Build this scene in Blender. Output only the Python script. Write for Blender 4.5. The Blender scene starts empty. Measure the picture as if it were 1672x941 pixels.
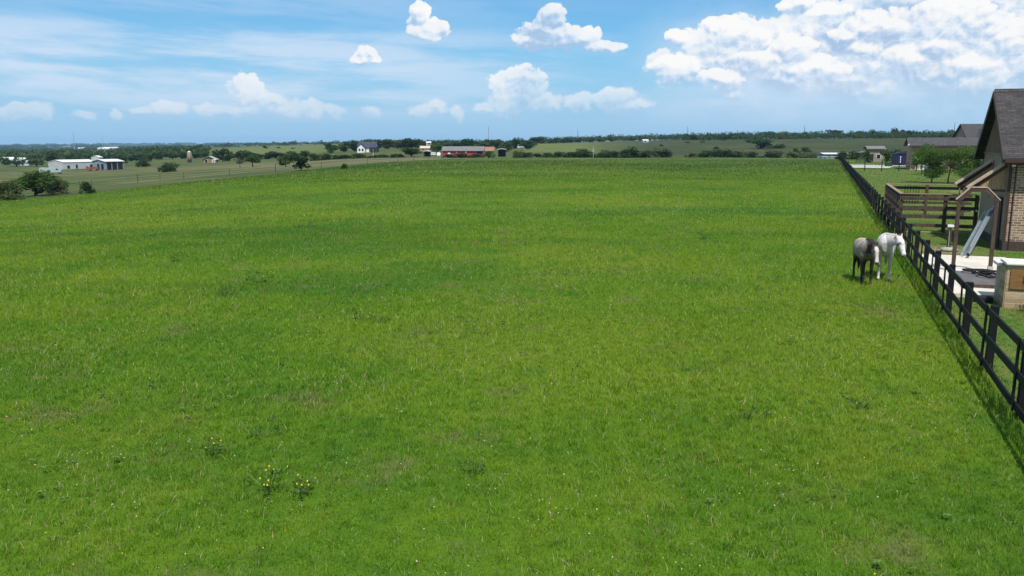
import bpy, bmesh, math, random
import numpy as np
from mathutils import Vector, Matrix

D = bpy.data
SC = bpy.context.scene
COL = SC.collection
RNG = np.random.default_rng(7)
random.seed(7)
R_ = math.radians

# ------------------------------------------------------------------ camera
IW, IH, FPX = 1672.0, 941.0, 1350.0
CAMZ = 4.5
PITCH = math.atan(235.5 / FPX)
CP, SP = math.cos(PITCH), math.sin(PITCH)

def ray(px, py):
    """direction (x, forward, up) with forward = 1 for a pixel of the photograph"""
    yu = IH / 2 - py
    f = FPX * CP + yu * SP
    return (px - IW / 2) / f, (yu * CP - FPX * SP) / f

# ------------------------------------------------------------------ terrain
_TC = [-500, 0, 150, 300, 450, 600, 750, 860, 1000, 1100, 1250, 1370, 1500, 1650, 2200]
_TY = [0, 20, 40, 60, 90, 120, 160, 200, 245, 285, 350, 420, 500, 700, 900, 1200, 1800, 2600, 5000, 9500]
_TZ = {
 -500: [0, -.1, -.6, -1.4, -2.4, -3.3, -4.3, -5.1, -5.7, -6.2, -6.8, -7.3, -8, -9, -9.6, -11, -13, -14, -14, -6],
 0:    [0, -.1, -.5, -1.2, -2.3, -3.2, -4.2, -5.0, -5.6, -6.1, -6.8, -7.3, -8, -9, -9.6, -11, -13, -14, -14, -4],
 150:  [0, -.1, -.3, -.8, -1.6, -2.5, -3.4, -4.2, -4.9, -5.4, -6.0, -6.5, -7, -7.5, -8, -9, -10, -11, -10, 0],
 300:  [0, -.1, -.2, -.5, -.9, -1.25, -1.9, -2.6, -3.1, -3.6, -4.1, -4.3, -4.3, -3.6, -3, -4, -6, -8, -7, 4],
 450:  [0, 0, -.1, -.2, -.3, -.5, -.9, -1.4, -1.9, -2.2, -2.6, -2.6, -2, -.3, 1.2, 2.2, 1, 0, 0, 8],
 600:  [0, 0, 0, 0, .1, .2, .4, .5, .2, .1, .4, 1.1, 2.0, 3.6, 4, 4, 4, 4, 4, 6],
 750:  [0, 0, 0, 0, .1, .2, .4, .7, .5, 0, -.2, .2, 1.0, 3.0, 4.4, 5, 5, 5, 5, 6],
 860:  [0, 0, 0, 0, .05, .15, .35, .5, .5, -.3, -.8, -.6, -.2, 1.5, 3.8, 5, 5, 5, 5, 6],
 1000: [0, 0, 0, 0, 0, .1, .3, .45, .5, -.3, -1.4, -1.1, .2, 4.6, 7.2, 8, 8, 8, 8, 8],
 1100: [0, 0, 0, 0, 0, .1, .3, .4, .45, -.3, -1.4, -.4, 1.8, 7.2, 9, 10, 10, 10, 10, 10],
 1250: [0, 0, 0, 0, 0, .1, .2, .3, .4, -.3, -1.2, 0, 2.5, 8, 10, 11, 11, 11, 11, 11],
 1370: [0, 0, 0, 0, 0, 0, .1, .2, .3, -.3, -1.0, .2, 3, 9, 11, 12, 12, 12, 12, 12],
 1500: [0, 0, 0, 0, 0, 0, 0, 0, 0, -.3, -.6, .8, 3.4, 9, 11, 12, 12, 12, 12, 12],
 1650: [0, 0, 0, 0, 0, 0, 0, 0, 0, -.2, -.3, 1, 3.6, 9, 11, 12, 12, 12, 12, 12],
 2200: [0, 0, 0, 0, 0, 0, 0, 0, 0, 0, 0, 1, 3.6, 9, 11, 12, 12, 12, 12, 12]}
NA, NL = 240, 260
_ga = np.linspace(-1.0, 1.0, NA)
LMAX = math.log1p(9500 / 40.0)
_gl = np.linspace(0, LMAX, NL)
_tl = np.log1p(np.array(_TY) / 40.0)
_tmp = np.array([np.interp(_gl, _tl, _TZ[c]) for c in _TC])
_ac = np.array([(c - 836) / 1370.0 for c in _TC])
_GRID = np.array([np.interp(_ga, _ac, _tmp[:, j]) for j in range(NL)]).T     # [a, l]
def _blur(g, s, ax):
    k = np.exp(-0.5 * (np.arange(-3 * s, 3 * s + 1) / s) ** 2); k /= k.sum()
    pad = [(0, 0), (0, 0)]; pad[ax] = (3 * s, 3 * s)
    gp = np.pad(g, pad, mode='edge')
    return np.apply_along_axis(lambda v: np.convolve(v, k, 'valid'), ax, gp)
_GRID = _blur(_blur(_GRID, 6, 0), 2, 1)

def H(x, y):
    x = np.asarray(x, float); y = np.asarray(y, float)
    yy = np.maximum(y, 0.0)
    a = np.clip(x / np.maximum(yy, 12.0), -0.999, 0.999)
    l = np.clip(np.log1p(yy / 40.0), 0, LMAX * 0.9999)
    fa = (a + 1.0) / 2.0 * (NA - 1); fl = l / LMAX * (NL - 1)
    ia = fa.astype(int); il = fl.astype(int); ta = fa - ia; tl = fl - il
    ia1 = np.minimum(ia + 1, NA - 1); il1 = np.minimum(il + 1, NL - 1)
    z = (_GRID[ia, il] * (1 - ta) + _GRID[ia1, il] * ta) * (1 - tl) + (_GRID[ia, il1] * (1 - ta) + _GRID[ia1, il1] * ta) * tl
    # small undulation away from the yard
    vv = (x - 3.385) * .9358 - yy * .3524
    w = np.clip((yy - 40) / 60, 0, 1) * np.clip((-vv - 2) / 14, 0, 1)
    z = z + w * 0.10 * (np.sin(x * 0.11 + 1.3 * np.sin(y * .05)) + np.sin(y * .087 + x * .041))
    return z

def hz(x, y): return float(H(x, y))

def at(px, py, ymin=6.0):
    """first point of the ground seen through a pixel of the photograph"""
    sx, sz = ray(px, py)
    ys = np.exp(np.linspace(math.log(ymin), math.log(9000), 6000))
    d = CAMZ + sz * ys - H(sx * ys, ys)
    i = int(np.argmax(d < 0))
    if d[i] >= 0: i = len(ys) - 1
    Y = ys[i]
    return Vector((sx * Y, Y, hz(sx * Y, Y)))

def on(px, Y):
    """ground point at forward distance Y in a pixel column (near the horizon)"""
    x = (px - 836) / 1370.0 * Y
    return Vector((x, Y, hz(x, Y)))

def zat(px, py, Y): return CAMZ + ray(px, py)[1] * Y

# fence frame: u runs along the black fence, v to its right
FA = math.atan(0.3766)
FV = Vector((math.sin(FA), math.cos(FA), 0)); RV = Vector((math.cos(FA), -math.sin(FA), 0))
ORG = Vector((3.385, 0, 0))
def uv(u, v, z=0.0): return ORG + FV * u + RV * v + Vector((0, 0, z))
YROT = -FA                      # local x = v, local y = u

# ------------------------------------------------------------------ nodes / materials
class NT:
    def __init__(s, tree): s.t = tree; s.n = tree.nodes; s.l = tree.links
    def new(s, typ, **kw):
        n = s.n.new(typ)
        for k, v in kw.items(): setattr(n, k, v)
        return n
    def _in(s, sock, v):
        if v is None: return
        if isinstance(v, bpy.types.NodeSocket): s.l.new(v, sock)
        else:
            try: sock.default_value = v
            except Exception: sock.default_value = tuple(v) + (1,)
    def math(s, op, a, b=None, c=None, clamp=False):
        n = s.new('ShaderNodeMath', operation=op); n.use_clamp = clamp
        s._in(n.inputs[0], a); s._in(n.inputs[1], b); s._in(n.inputs[2], c)
        return n.outputs[0]
    def vmath(s, op, a, b=None, c=None):
        n = s.new('ShaderNodeVectorMath', operation=op)
        s._in(n.inputs[0], a)
        if b is not None: s._in(n.inputs[3 if op == 'SCALE' else 1], b)
        if c is not None: s._in(n.inputs[2], c)
        return n.outputs['Value'] if op in ('LENGTH', 'DOT_PRODUCT', 'DISTANCE') else n.outputs[0]
    def noise(s, vec, scale, detail=4, rough=.55, dist=0.0, dim='3D', out='Fac'):
        n = s.new('ShaderNodeTexNoise', noise_dimensions=dim)
        s._in(n.inputs['Vector'], vec); s._in(n.inputs['Scale'], scale); s._in(n.inputs['Detail'], detail)
        s._in(n.inputs['Roughness'], rough); s._in(n.inputs['Distortion'], dist)
        return n.outputs[out]
    def voronoi(s, vec, scale, feature='F1', out='Distance', rand=1.0, smooth=None):
        n = s.new('ShaderNodeTexVoronoi', feature=feature)
        s._in(n.inputs['Vector'], vec); s._in(n.inputs['Scale'], scale); s._in(n.inputs['Randomness'], rand)
        if smooth is not None: s._in(n.inputs['Smoothness'], smooth)
        return n.outputs[out]
    def ramp(s, fac, stops, interp='LINEAR'):
        n = s.new('ShaderNodeValToRGB'); s._in(n.inputs[0], fac)
        cr = n.color_ramp; cr.interpolation = interp
        while len(cr.elements) < len(stops): cr.elements.new(.5)
        for e, (p, c) in zip(cr.elements, stops):
            e.position = p; e.color = (c, c, c, 1) if isinstance(c, (int, float)) else tuple(c) + (1,)
        return n.outputs[0]
    def mix(s, f, a, b, mode='MIX'):
        n = s.new('ShaderNodeMix', data_type='RGBA', blend_type=mode)
        s._in(n.inputs['Factor'], f)
        s._in(n.inputs['A'], tuple(a) + (1,) if isinstance(a, (tuple, list)) and len(a) == 3 else a)
        s._in(n.inputs['B'], tuple(b) + (1,) if isinstance(b, (tuple, list)) and len(b) == 3 else b)
        return [o for o in n.outputs if o.type == 'RGBA'][0]
    def mixf(s, f, a, b):
        n = s.new('ShaderNodeMix', data_type='FLOAT')
        s._in(n.inputs['Factor'], f); s._in(n.inputs['A'], a); s._in(n.inputs['B'], b)
        return n.outputs[0]
    def mapr(s, v, a, b, c=0.0, d=1.0, smooth=False):
        n = s.new('ShaderNodeMapRange'); n.clamp = True
        if smooth: n.interpolation_type = 'SMOOTHSTEP'
        for i, q in enumerate((v, a, b, c, d)): s._in(n.inputs[i], q)
        return n.outputs[0]
    def sep(s, v):
        n = s.new('ShaderNodeSeparateXYZ'); s._in(n.inputs[0], v); return n.outputs
    def comb(s, x, y, z):
        n = s.new('ShaderNodeCombineXYZ')
        for i, q in enumerate((x, y, z)): s._in(n.inputs[i], q)
        return n.outputs[0]
    def attr(s, name, out='Fac'):
        return s.new('ShaderNodeAttribute', attribute_name=name).outputs[out]
    def bump(s, h, dist=.02, strength=.6):
        n = s.new('ShaderNodeBump'); s._in(n.inputs['Height'], h); s._in(n.inputs['Distance'], dist); s._in(n.inputs['Strength'], strength)
        return n.outputs[0]

def material(name):
    m = D.materials.new(name); m.use_nodes = True
    t = NT(m.node_tree); t.n.clear()
    out = t.new('ShaderNodeOutputMaterial'); b = t.new('ShaderNodeBsdfPrincipled')
    t.l.new(b.outputs[0], out.inputs[0])
    b.inputs['Roughness'].default_value = .8
    t.out = out; t.b = b
    t.obj = t.new('ShaderNodeTexCoord').outputs['Object']
    return m, t

def plain(name, col, rough=.75, var=.25, scale=6.0, metallic=0.0, spec=.35, bumpd=0.0, streak=None):
    """painted / weathered surface: base colour broken by two noises"""
    m, t = material(name)
    v = t.obj
    if streak: v = t.vmath('MULTIPLY', v, streak)
    n1 = t.noise(v, scale, 5, .6); n2 = t.noise(v, scale * 7, 3, .6)
    f = t.math('ADD', t.math('MULTIPLY', n1, .65), t.math('MULTIPLY', n2, .35))
    lo = tuple(c * (1 - var) for c in col); hi = tuple(min(1, c * (1 + var)) for c in col)
    t._in(t.b.inputs['Base Color'], t.ramp(f, [(.3, lo), (.7, hi)]))
    t.b.inputs['Roughness'].default_value = rough
    t.b.inputs['Metallic'].default_value = metallic
    t.b.inputs['Specular IOR Level'].default_value = spec
    if bumpd: t._in(t.b.inputs['Normal'], t.bump(f, bumpd))
    return m

def planar(t):
    """2-D coordinates on vertical faces: (run, height)"""
    tc = t.new('ShaderNodeTexCoord')
    o = t.sep(tc.outputs['Object']); n = t.sep(tc.outputs['Normal'])
    ax = t.math('GREATER_THAN', t.math('ABSOLUTE', n[0]), .6)
    run = t.mixf(ax, o[0], o[1])
    return t.comb(run, o[2], 0.0)

def brick_mat(name, cols, mortar, bw=.24, bh=.075, gap=.012, bumpd=.01):
    m, t = material(name)
    p = planar(t)
    n = t.new('ShaderNodeTexBrick'); t._in(n.inputs['Vector'], p)
    n.inputs['Scale'].default_value = 1.0
    n.inputs['Brick Width'].default_value = bw; n.inputs['Row Height'].default_value = bh
    n.inputs['Mortar Size'].default_value = gap; n.inputs['Mortar Smooth'].default_value = .2
    n.inputs['Color1'].default_value = (0, 0, 0, 1); n.inputs['Color2'].default_value = (1, 1, 1, 1); n.inputs['Mortar'].default_value = (0, 0, 0, 1)
    k = len(cols)
    c = t.ramp(n.outputs['Color'], [(i / max(1, k - 1), cc) for i, cc in enumerate(cols)])
    # a second random per brick through snapped noise
    big = t.noise(p, 2.3, 4, .6)
    c = t.mix(t.mapr(big, .35, .7, 0, .5), c, cols[0])
    fine = t.noise(p, 40, 3, .7)
    c = t.mix(t.mapr(fine, .3, .8, 0, .35), c, (.12, .08, .06))
    c = t.mix(n.outputs['Fac'], c, mortar)
    t._in(t.b.inputs['Base Color'], c)
    t.b.inputs['Roughness'].default_value = .9
    t._in(t.b.inputs['Normal'], t.bump(t.math('SUBTRACT', fine, t.math('MULTIPLY', n.outputs['Fac'], 2.0)), bumpd, .7))
    return m

def shingle_mat(name, cols):
    m, t = material(name)
    o = t.sep(t.obj)
    p = t.comb(o[0], t.math('MULTIPLY', o[2], 1.75), 0.0)
    n = t.new('ShaderNodeTexBrick'); t._in(n.inputs['Vector'], p)
    n.inputs['Scale'].default_value = 1.0; n.inputs['Brick Width'].default_value = .34; n.inputs['Row Height'].default_value = .145
    n.inputs['Mortar Size'].default_value = .010; n.inputs['Color1'].default_value = (0, 0, 0, 1); n.inputs['Color2'].default_value = (1, 1, 1, 1)
    n.inputs['Mortar'].default_value = (.5, .5, .5, 1)
    f = t.math('ADD', t.math('MULTIPLY', n.outputs['Color'], .32), t.math('MULTIPLY', t.noise(p, 3.0, 5, .65), .75))
    row = t.noise(t.vmath('MULTIPLY', p, (.35, 6.9, 1)), 1.0, 2, .5)
    f = t.math('ADD', f, t.math('MULTIPLY', t.math('SUBTRACT', row, .5), .5))
    c = t.ramp(f, [(.2, cols[0]), (.55, cols[1]), (1.0, cols[2])])
    c = t.mix(t.math('MULTIPLY', n.outputs['Fac'], .6), c, tuple(q * .5 for q in cols[0]))
    t._in(t.b.inputs['Base Color'], c); t.b.inputs['Roughness'].default_value = .92
    t.b.inputs['Specular IOR Level'].default_value = .2
    t._in(t.b.inputs['Normal'], t.bump(t.math('SUBTRACT', t.noise(p, 60, 2, .7), n.outputs['Fac']), .012, .7))
    return m

def wood_mat(name, c0, c1, c2, grain=(9, 9, .7)):
    m, t = material(name)
    info = t.new('ShaderNodeObjectInfo')
    v = t.vmath('ADD', t.vmath('MULTIPLY', t.obj, grain), t.comb(t.math('MULTIPLY', info.outputs['Random'], 40), 0.0, 0.0))
    f = t.noise(v, 1.3, 6, .7, .6)
    f = t.math('ADD', t.math('MULTIPLY', f, .8), t.math('MULTIPLY', t.noise(t.obj, .9, 3, .6), .25))
    t._in(t.b.inputs['Base Color'], t.ramp(f, [(.32, c0), (.52, c1), (.74, c2)]))
    t.b.inputs['Roughness'].default_value = .85; t.b.inputs['Specular IOR Level'].default_value = .25
    t._in(t.b.inputs['Normal'], t.bump(f, .006, .5))
    return m

def leaf_mat(name, dark, mid, light, trans=.42):
    m, t = material(name)
    tint = t.attr('tint'); 
    info = t.new('ShaderNodeObjectInfo')
    f = t.math('ADD', t.math('MULTIPLY', tint, .75), t.math('MULTIPLY', t.math('SUBTRACT', info.outputs['Random'], .5), .35))
    c = t.ramp(f, [(0.05, dark), (.5, mid), (.95, light)])
    t._in(t.b.inputs['Base Color'], c); t.b.inputs['Roughness'].default_value = .65; t.b.inputs['Specular IOR Level'].default_value = .25
    tr = t.new('ShaderNodeBsdfTranslucent'); t._in(tr.inputs[0], c)
    mx = t.new('ShaderNodeMixShader'); mx.inputs[0].default_value = trans
    t.l.new(t.b.outputs[0], mx.inputs[1]); t.l.new(tr.outputs[0], mx.inputs[2]); t.l.new(mx.outputs[0], t.out.inputs[0])
    return m

# ------------------------------------------------------------------ mesh builder
class MB:
    def __init__(s): s.v = []; s.f = []; s.mi = []; s.cur = 0
    def add(s, vs, fs):
        b = len(s.v); s.v += [tuple(p) for p in vs]
        s.f += [tuple(b + i for i in f) for f in fs]; s.mi += [s.cur] * len(fs); return s
    def box(s, x0, x1, y0, y1, z0, z1):
        return s.add([(x0, y0, z0), (x1, y0, z0), (x1, y1, z0), (x0, y1, z0), (x0, y0, z1), (x1, y0, z1), (x1, y1, z1), (x0, y1, z1)],
                     [(0, 3, 2, 1), (4, 5, 6, 7), (0, 1, 5, 4), (1, 2, 6, 5), (2, 3, 7, 6), (3, 0, 4, 7)])
    def beam(s, p0, p1, w, h, up=(0, 0, 1)):
        p0 = Vector(p0); p1 = Vector(p1); d = (p1 - p0).normalized(); up = Vector(up)
        if abs(d.dot(up)) > .98: up = Vector((0, 1, 0))
        sd = d.cross(up).normalized(); u2 = sd.cross(d).normalized()
        vs = []
        for p in (p0, p1):
            for a, b in ((-1, -1), (1, -1), (1, 1), (-1, 1)): vs.append(p + sd * (a * w / 2) + u2 * (b * h / 2))
        return s.add(vs, [(0, 1, 2, 3), (7, 6, 5, 4), (0, 4, 5, 1), (1, 5, 6, 2), (2, 6, 7, 3), (3, 7, 4, 0)])
    def cyl(s, p0, p1, r0, r1=None, n=8, caps=True):
        r1 = r0 if r1 is None else r1
        p0 = Vector(p0); p1 = Vector(p1); d = (p1 - p0).normalized()
        up = Vector((0, 0, 1)) if abs(d.z) < .95 else Vector((1, 0, 0))
        a = d.cross(up).normalized(); b = a.cross(d).normalized()
        vs = []
        for p, r in ((p0, r0), (p1, r1)):
            for i in range(n):
                t = 2 * math.pi * i / n; vs.append(p + a * (r * math.cos(t)) + b * (r * math.sin(t)))
        fs = [(i, (i + 1) % n, n + (i + 1) % n, n + i) for i in range(n)]
        if caps: fs += [tuple(range(n))[::-1], tuple(range(n, 2 * n))]
        return s.add(vs, fs)
    def prism(s, poly, y0, y1, axis='y'):
        """polygon (a, z) swept along y (or x)"""
        n = len(poly)
        if axis == 'y': vs = [(a, y0, z) for a, z in poly] + [(a, y1, z) for a, z in poly]
        else: vs = [(y0, a, z) for a, z in poly] + [(y1, a, z) for a, z in poly]
        fs = [tuple(range(n)), tuple(range(2 * n - 1, n - 1, -1))] + [(i, n + i, n + (i + 1) % n, (i + 1) % n) for i in range(n)]
        return s.add(vs, fs)
    def build(s, name, mats, parent=None, smooth=False, fix=True):
        me = D.meshes.new(name); me.from_pydata(s.v, [], s.f)
        if not isinstance(mats, (list, tuple)): mats = [mats]
        for m in mats: me.materials.append(m)
        if len(mats) > 1: me.polygons.foreach_set('material_index', s.mi)
        if fix:
            bm = bmesh.new(); bm.from_mesh(me); bmesh.ops.recalc_face_normals(bm, faces=bm.faces); bm.to_mesh(me); bm.free()
        if smooth: me.polygons.foreach_set('use_smooth', [True] * len(me.polygons))
        return link(name, me, parent)

def link(name, data, parent=None):
    o = D.objects.new(name, data); COL.objects.link(o)
    if parent is not None: o.parent = parent
    return o

def tag(o, label=None, cat=None, group=None, kind=None):
    if label: o['label'] = label
    if cat: o['category'] = cat
    if group: o['group'] = group
    if kind: o['kind'] = kind
    return o

def thing(name, label, cat, loc=(0, 0, 0), rz=0.0, group=None):
    o = link(name, None); o.location = loc; o.rotation_euler = (0, 0, rz); o.empty_display_size = .3
    return tag(o, label, cat, group)

def dup(root, loc, rz=0.0, scale=None, label=None, group=None):
    def cp(o, par):
        c = o.copy(); COL.objects.link(c)
        if par is not None: c.parent = par
        for ch in o.children: cp(ch, c)
        return c
    r = cp(root, None); r.location = loc; r.rotation_euler = (0, 0, rz)
    if scale is not None: r.scale = scale
    if label: r['label'] = label
    if group: r['group'] = group
    return r

def np_mesh(name, verts, faces_flat, loop_total, mat, parent=None, attrs=None, smooth=False):
    """fast mesh from numpy: verts (n,3), flat loop vertex indices, loop counts per face"""
    me = D.meshes.new(name)
    n = len(verts); me.vertices.add(n); me.vertices.foreach_set('co', np.ascontiguousarray(verts, np.float32).ravel())
    me.loops.add(len(faces_flat)); me.loops.foreach_set('vertex_index', np.ascontiguousarray(faces_flat, np.int32))
    ls = np.concatenate([[0], np.cumsum(loop_total)[:-1]]).astype(np.int32)
    me.polygons.add(len(loop_total)); me.polygons.foreach_set('loop_start', ls)
    try: me.polygons.foreach_set('loop_total', np.asarray(loop_total, np.int32))
    except Exception: pass
    if attrs:
        for k, a in attrs.items():
            at_ = me.attributes.new(k, 'FLOAT', 'POINT'); at_.data.foreach_set('value', np.ascontiguousarray(a, np.float32))
    if smooth: me.polygons.foreach_set('use_smooth', np.ones(len(loop_total), bool))
    me.materials.append(mat); me.update(calc_edges=True); me.validate()
    return link(name, me, parent)

# ------------------------------------------------------------------ render settings, light
SC.render.engine = 'CYCLES'
SC.view_settings.view_transform = 'Standard'
try: SC.view_settings.look = 'None'
except Exception: pass
SC.view_settings.exposure = 0.22; SC.view_settings.gamma = 1.0
SC.view_settings.use_curve_mapping = False
SC.cycles.max_bounces = 6; SC.cycles.diffuse_bounces = 3; SC.cycles.glossy_bounces = 2
SC.cycles.transmission_bounces = 3; SC.cycles.transparent_max_bounces = 8; SC.cycles.volume_bounces = 0
SC.cycles.use_adaptive_sampling = False
SC.cycles.use_denoising = True
try:
    SC.cycles.denoiser = 'OPENIMAGEDENOISE'; SC.cycles.denoising_input_passes = 'RGB_ALBEDO_NORMAL'; SC.cycles.denoising_prefilter = 'ACCURATE'
except Exception: pass

cam_d = D.cameras.new('camera'); cam = link('camera', cam_d)
cam_d.sensor_width = 36; cam_d.lens = 36 * FPX / IW
cam_d.clip_start = .1; cam_d.clip_end = 40000
cam.location = (0, 0, CAMZ); cam.rotation_euler = (math.pi / 2 - PITCH, 0, 0)
SC.camera = cam

SUNV = (-.50 * FV + .25 * RV + Vector((0, 0, 1))).normalized()
SUN_EL = math.asin(SUNV.z); SUN_AZ = math.atan2(SUNV.x, SUNV.y)
sd = D.lights.new('sun', 'SUN'); sd.energy = 4.7; sd.angle = R_(.53); sd.color = (1, .955, .88)
so = link('sun', sd); so.rotation_euler = SUNV.to_track_quat('Z', 'Y').to_euler(); so.location = (0, -20, 60)

# ------------------------------------------------------------------ sky with clouds (by direction in the world)
def azel(px, py):
    sx, sz = ray(px, py)
    return math.degrees(math.atan2(sx, 1)), math.degrees(math.atan2(sz, math.hypot(sx, 1)))
CUM = [(690, 20, 20, 17), (706, 44, 27, 20), (682, 50, 15, 12), (722, 44, 12, 11), (700, 58, 26, 10),
 (596, 85, 20, 13), (590, 98, 19, 9), (609, 97, 12, 9),
 (903, 28, 24, 20), (892, 50, 38, 17), (928, 62, 50, 18), (866, 68, 30, 13), (988, 77, 38, 11),
 (408, 148, 28, 20), (432, 165, 34, 17), (400, 181, 44, 9), (470, 178, 32, 14), (508, 180, 20, 12), (550, 182, 18, 10), (603, 184, 20, 8),
 (0, 186, 20, 7), (45, 185, 36, 9), (66, 179, 20, 9), (136, 188, 18, 6), (190, 187, 8, 7), (272, 178, 28, 9), (232, 180, 20, 6), (345, 181, 22, 9),
 (690, 181, 22, 9), (714, 177, 18, 11), (746, 186, 14, 10), (789, 179, 14, 7), (822, 165, 30, 20), (850, 142, 44, 27), (815, 140, 26, 20), (885, 168, 44, 14),
 (945, 168, 28, 13), (1006, 165, 36, 16), (1036, 173, 28, 7),
 (1103, 62, 19, 12), (1160, 72, 40, 26), (1196, 54, 30, 24), (1170, 42, 18, 12), (1228, 58, 26, 18), (1082, 100, 30, 18), (1112, 112, 42, 25), (1182, 112, 62, 34),
 (1252, 88, 60, 38), (1300, 72, 50, 34), (1342, 60, 60, 46), (1384, 30, 60, 30), (1305, 6, 26, 13), (1370, 13, 42, 11), (1440, 52, 80, 48),
 (1502, 30, 90, 45), (1562, 60, 90, 58), (1622, 40, 80, 60), (1690, 60, 100, 70), (1452, 102, 84, 38), (1532, 116, 100, 40), (1624, 128, 100, 40),
 (1302, 120, 84, 28), (1205, 153, 19, 11), (1402, 138, 84, 22), (1760, 40, 120, 80), (1880, 90, 120, 60), (2050, 60, 100, 50)]
HEADS = [(1197, 58, 25, 19), (1231, 64, 22, 15), (1166, 48, 13, 9), (1252, 100, 46, 20), (1292, 80, 30, 17), (1100, 110, 34, 15), (1106, 64, 15, 10), (1178, 130, 38, 12), (1332, 114, 46, 15), (1350, 22, 36, 11), (1306, 8, 20, 10),
 (1436, 44, 50, 24), (1478, 98, 50, 18), (1552, 36, 60, 28), (1592, 110, 60, 20), (1650, 66, 48, 32), (1412, 82, 28, 15), (1385, 60, 26, 13), (1530, 78, 34, 16), (1720, 100, 60, 30)]
W = D.worlds.new('World'); SC.world = W; W.use_nodes = True
g = D.node_groups.new('cumulus_field', 'ShaderNodeTree')
g.interface.new_socket('p', in_out='INPUT', socket_type='NodeSocketVector')
g.interface.new_socket('f', in_out='OUTPUT', socket_type='NodeSocketFloat'); g.interface.new_socket('h', in_out='OUTPUT', socket_type='NodeSocketFloat')
gt = NT(g)
gi = gt.new('NodeGroupInput'); go_ = gt.new('NodeGroupOutput')
p0 = gi.outputs[0]
w1 = gt.noise(p0, .55, 2, .55, out='Color', dim='2D'); w2 = gt.noise(p0, 2.6, 2, .55, out='Color', dim='2D')
pw = gt.vmath('ADD', p0, gt.vmath('MULTIPLY', gt.vmath('SUBTRACT', w1, (.5, .5, .5)), (.9, .7, 0)))
pw = gt.vmath('ADD', pw, gt.vmath('MULTIPLY', gt.vmath('SUBTRACT', w2, (.5, .5, .5)), (.13, .13, 0)))
acc = None
for (bx, by, rx, ry) in CUM:
    az, el = azel(bx, by)
    k_ = 1.3 if by > 140 and bx < 1100 else 1.0
    ix, iy = 1 / (rx * .0418), 1 / (ry * .0418 * k_)
    ln = gt.vmath('LENGTH', gt.vmath('MULTIPLY_ADD', pw, (ix, iy, 0), (-az * ix, -el * iy, 0)))
    acc = ln if acc is None else gt.math('SMOOTH_MIN', acc, ln, .22)
def billow(scale, det):
    v = gt.new('ShaderNodeTexVoronoi', feature='F1', voronoi_dimensions='2D', normalize=True); gt._in(v.inputs['Vector'], gt.vmath('MULTIPLY', pw, (1, 1.2, 0)))
    v.inputs['Scale'].default_value = scale; v.inputs['Detail'].default_value = det; v.inputs['Roughness'].default_value = .5; v.inputs['Lacunarity'].default_value = 2.4
    d = v.outputs['Distance']
    return gt.math('SUBTRACT', .34, gt.math('MULTIPLY', d, gt.math('ADD', d, .55)))
b0 = billow(.26, 0); b1 = billow(.62, 1); b2 = billow(1.7, 2)
bb = gt.math('ADD', gt.math('ADD', gt.math('MULTIPLY', b1, .62), gt.math('MULTIPLY', b2, .55)), gt.math('MULTIPLY', b0, .75))
f = gt.math('MINIMUM', gt.math('SUBTRACT', 1.10, acc), .62)
f = gt.math('ADD', f, bb)
gt.l.new(f, go_.inputs[0])
ach = None
for (bx, by, rx, ry) in HEADS:
    az, el = azel(bx, by - 2); ix, iy = 1 / (rx * 1.12 * .0418), 1 / (ry * 1.25 * .0418)
    ln = gt.vmath('LENGTH', gt.vmath('MULTIPLY_ADD', pw, (ix, iy, 0), (-az * ix, -el * iy, 0)))
    ach = ln if ach is None else gt.math('SMOOTH_MIN', ach, ln, .12)
hh = gt.math('ADD', gt.math('MINIMUM', gt.math('SUBTRACT', 1.10, ach), .95), gt.math('ADD', gt.math('MULTIPLY', b1, .60), gt.math('MULTIPLY', b2, .34)))
gt.l.new(hh, go_.inputs[1])

wt = NT(W.node_tree); wt.n.clear()
wout = wt.new('ShaderNodeOutputWorld'); bg = wt.new('ShaderNodeBackground'); wt.l.new(bg.outputs[0], wout.inputs[0])
sky = wt.new('ShaderNodeTexSky', sky_type='NISHITA')
sky.sun_disc = False; sky.sun_elevation = SUN_EL; sky.sun_rotation = SUN_AZ
sky.altitude = 200; sky.air_density = 1.0; sky.dust_density = .6; sky.ozone_density = 1.6
dirv = wt.new('ShaderNodeTexCoord').outputs['Generated']
dx, dy, dz = wt.sep(wt.vmath('NORMALIZE', dirv))
az = wt.math('MULTIPLY', wt.math('ARCTAN2', dx, dy), 57.29578)
el = wt.math('MULTIPLY', wt.math('ARCSINE', dz), 57.29578)
P = wt.comb(az, el, 0.0)
def fld(p):
    n = wt.new('ShaderNodeGroup'); n.node_tree = g; wt._in(n.inputs[0], p); return n.outputs[0], n.outputs[1]
f0, h0 = fld(P); f1, h1 = fld(wt.vmath('ADD', P, (.13, .34, 0))); 
# generic cumulus all round, outside the directions the photograph shows
gen = wt.noise(wt.vmath('MULTIPLY', P, (.055, .11, 1)), 1.0, 5, .6, dim='2D')
side = wt.mapr(wt.math('ABSOLUTE', az), 44, 56, 0, 1)
top = wt.mapr(el, 14, 22, 0, 1)
gen_a = wt.math('MULTIPLY', wt.mapr(gen, .52, .62, 0, .9, True), wt.math('MAXIMUM', side, top))
soft = wt.math('MULTIPLY', wt.mapr(az, 6, 11, 0, 1), wt.mapr(el, 3.2, 6.4, 1, 0))
soft = wt.math('MAXIMUM', soft, wt.mapr(el, 1.8, 4.6, .5, 0))
al = wt.mapr(f0, wt.mixf(soft, .13, -.05), wt.mixf(soft, .27, 1.0), 0, 1, True)
low = wt.math('MULTIPLY', wt.mapr(el, 1.6, 5.4, .36, 1.0), wt.mapr(wt.noise(wt.vmath('MULTIPLY', P, (.22, .4, 1)), 1.0, 3, .6, dim='2D'), .3, .6, .75, 1.0))
al = wt.math('MULTIPLY', al, low)
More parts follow.
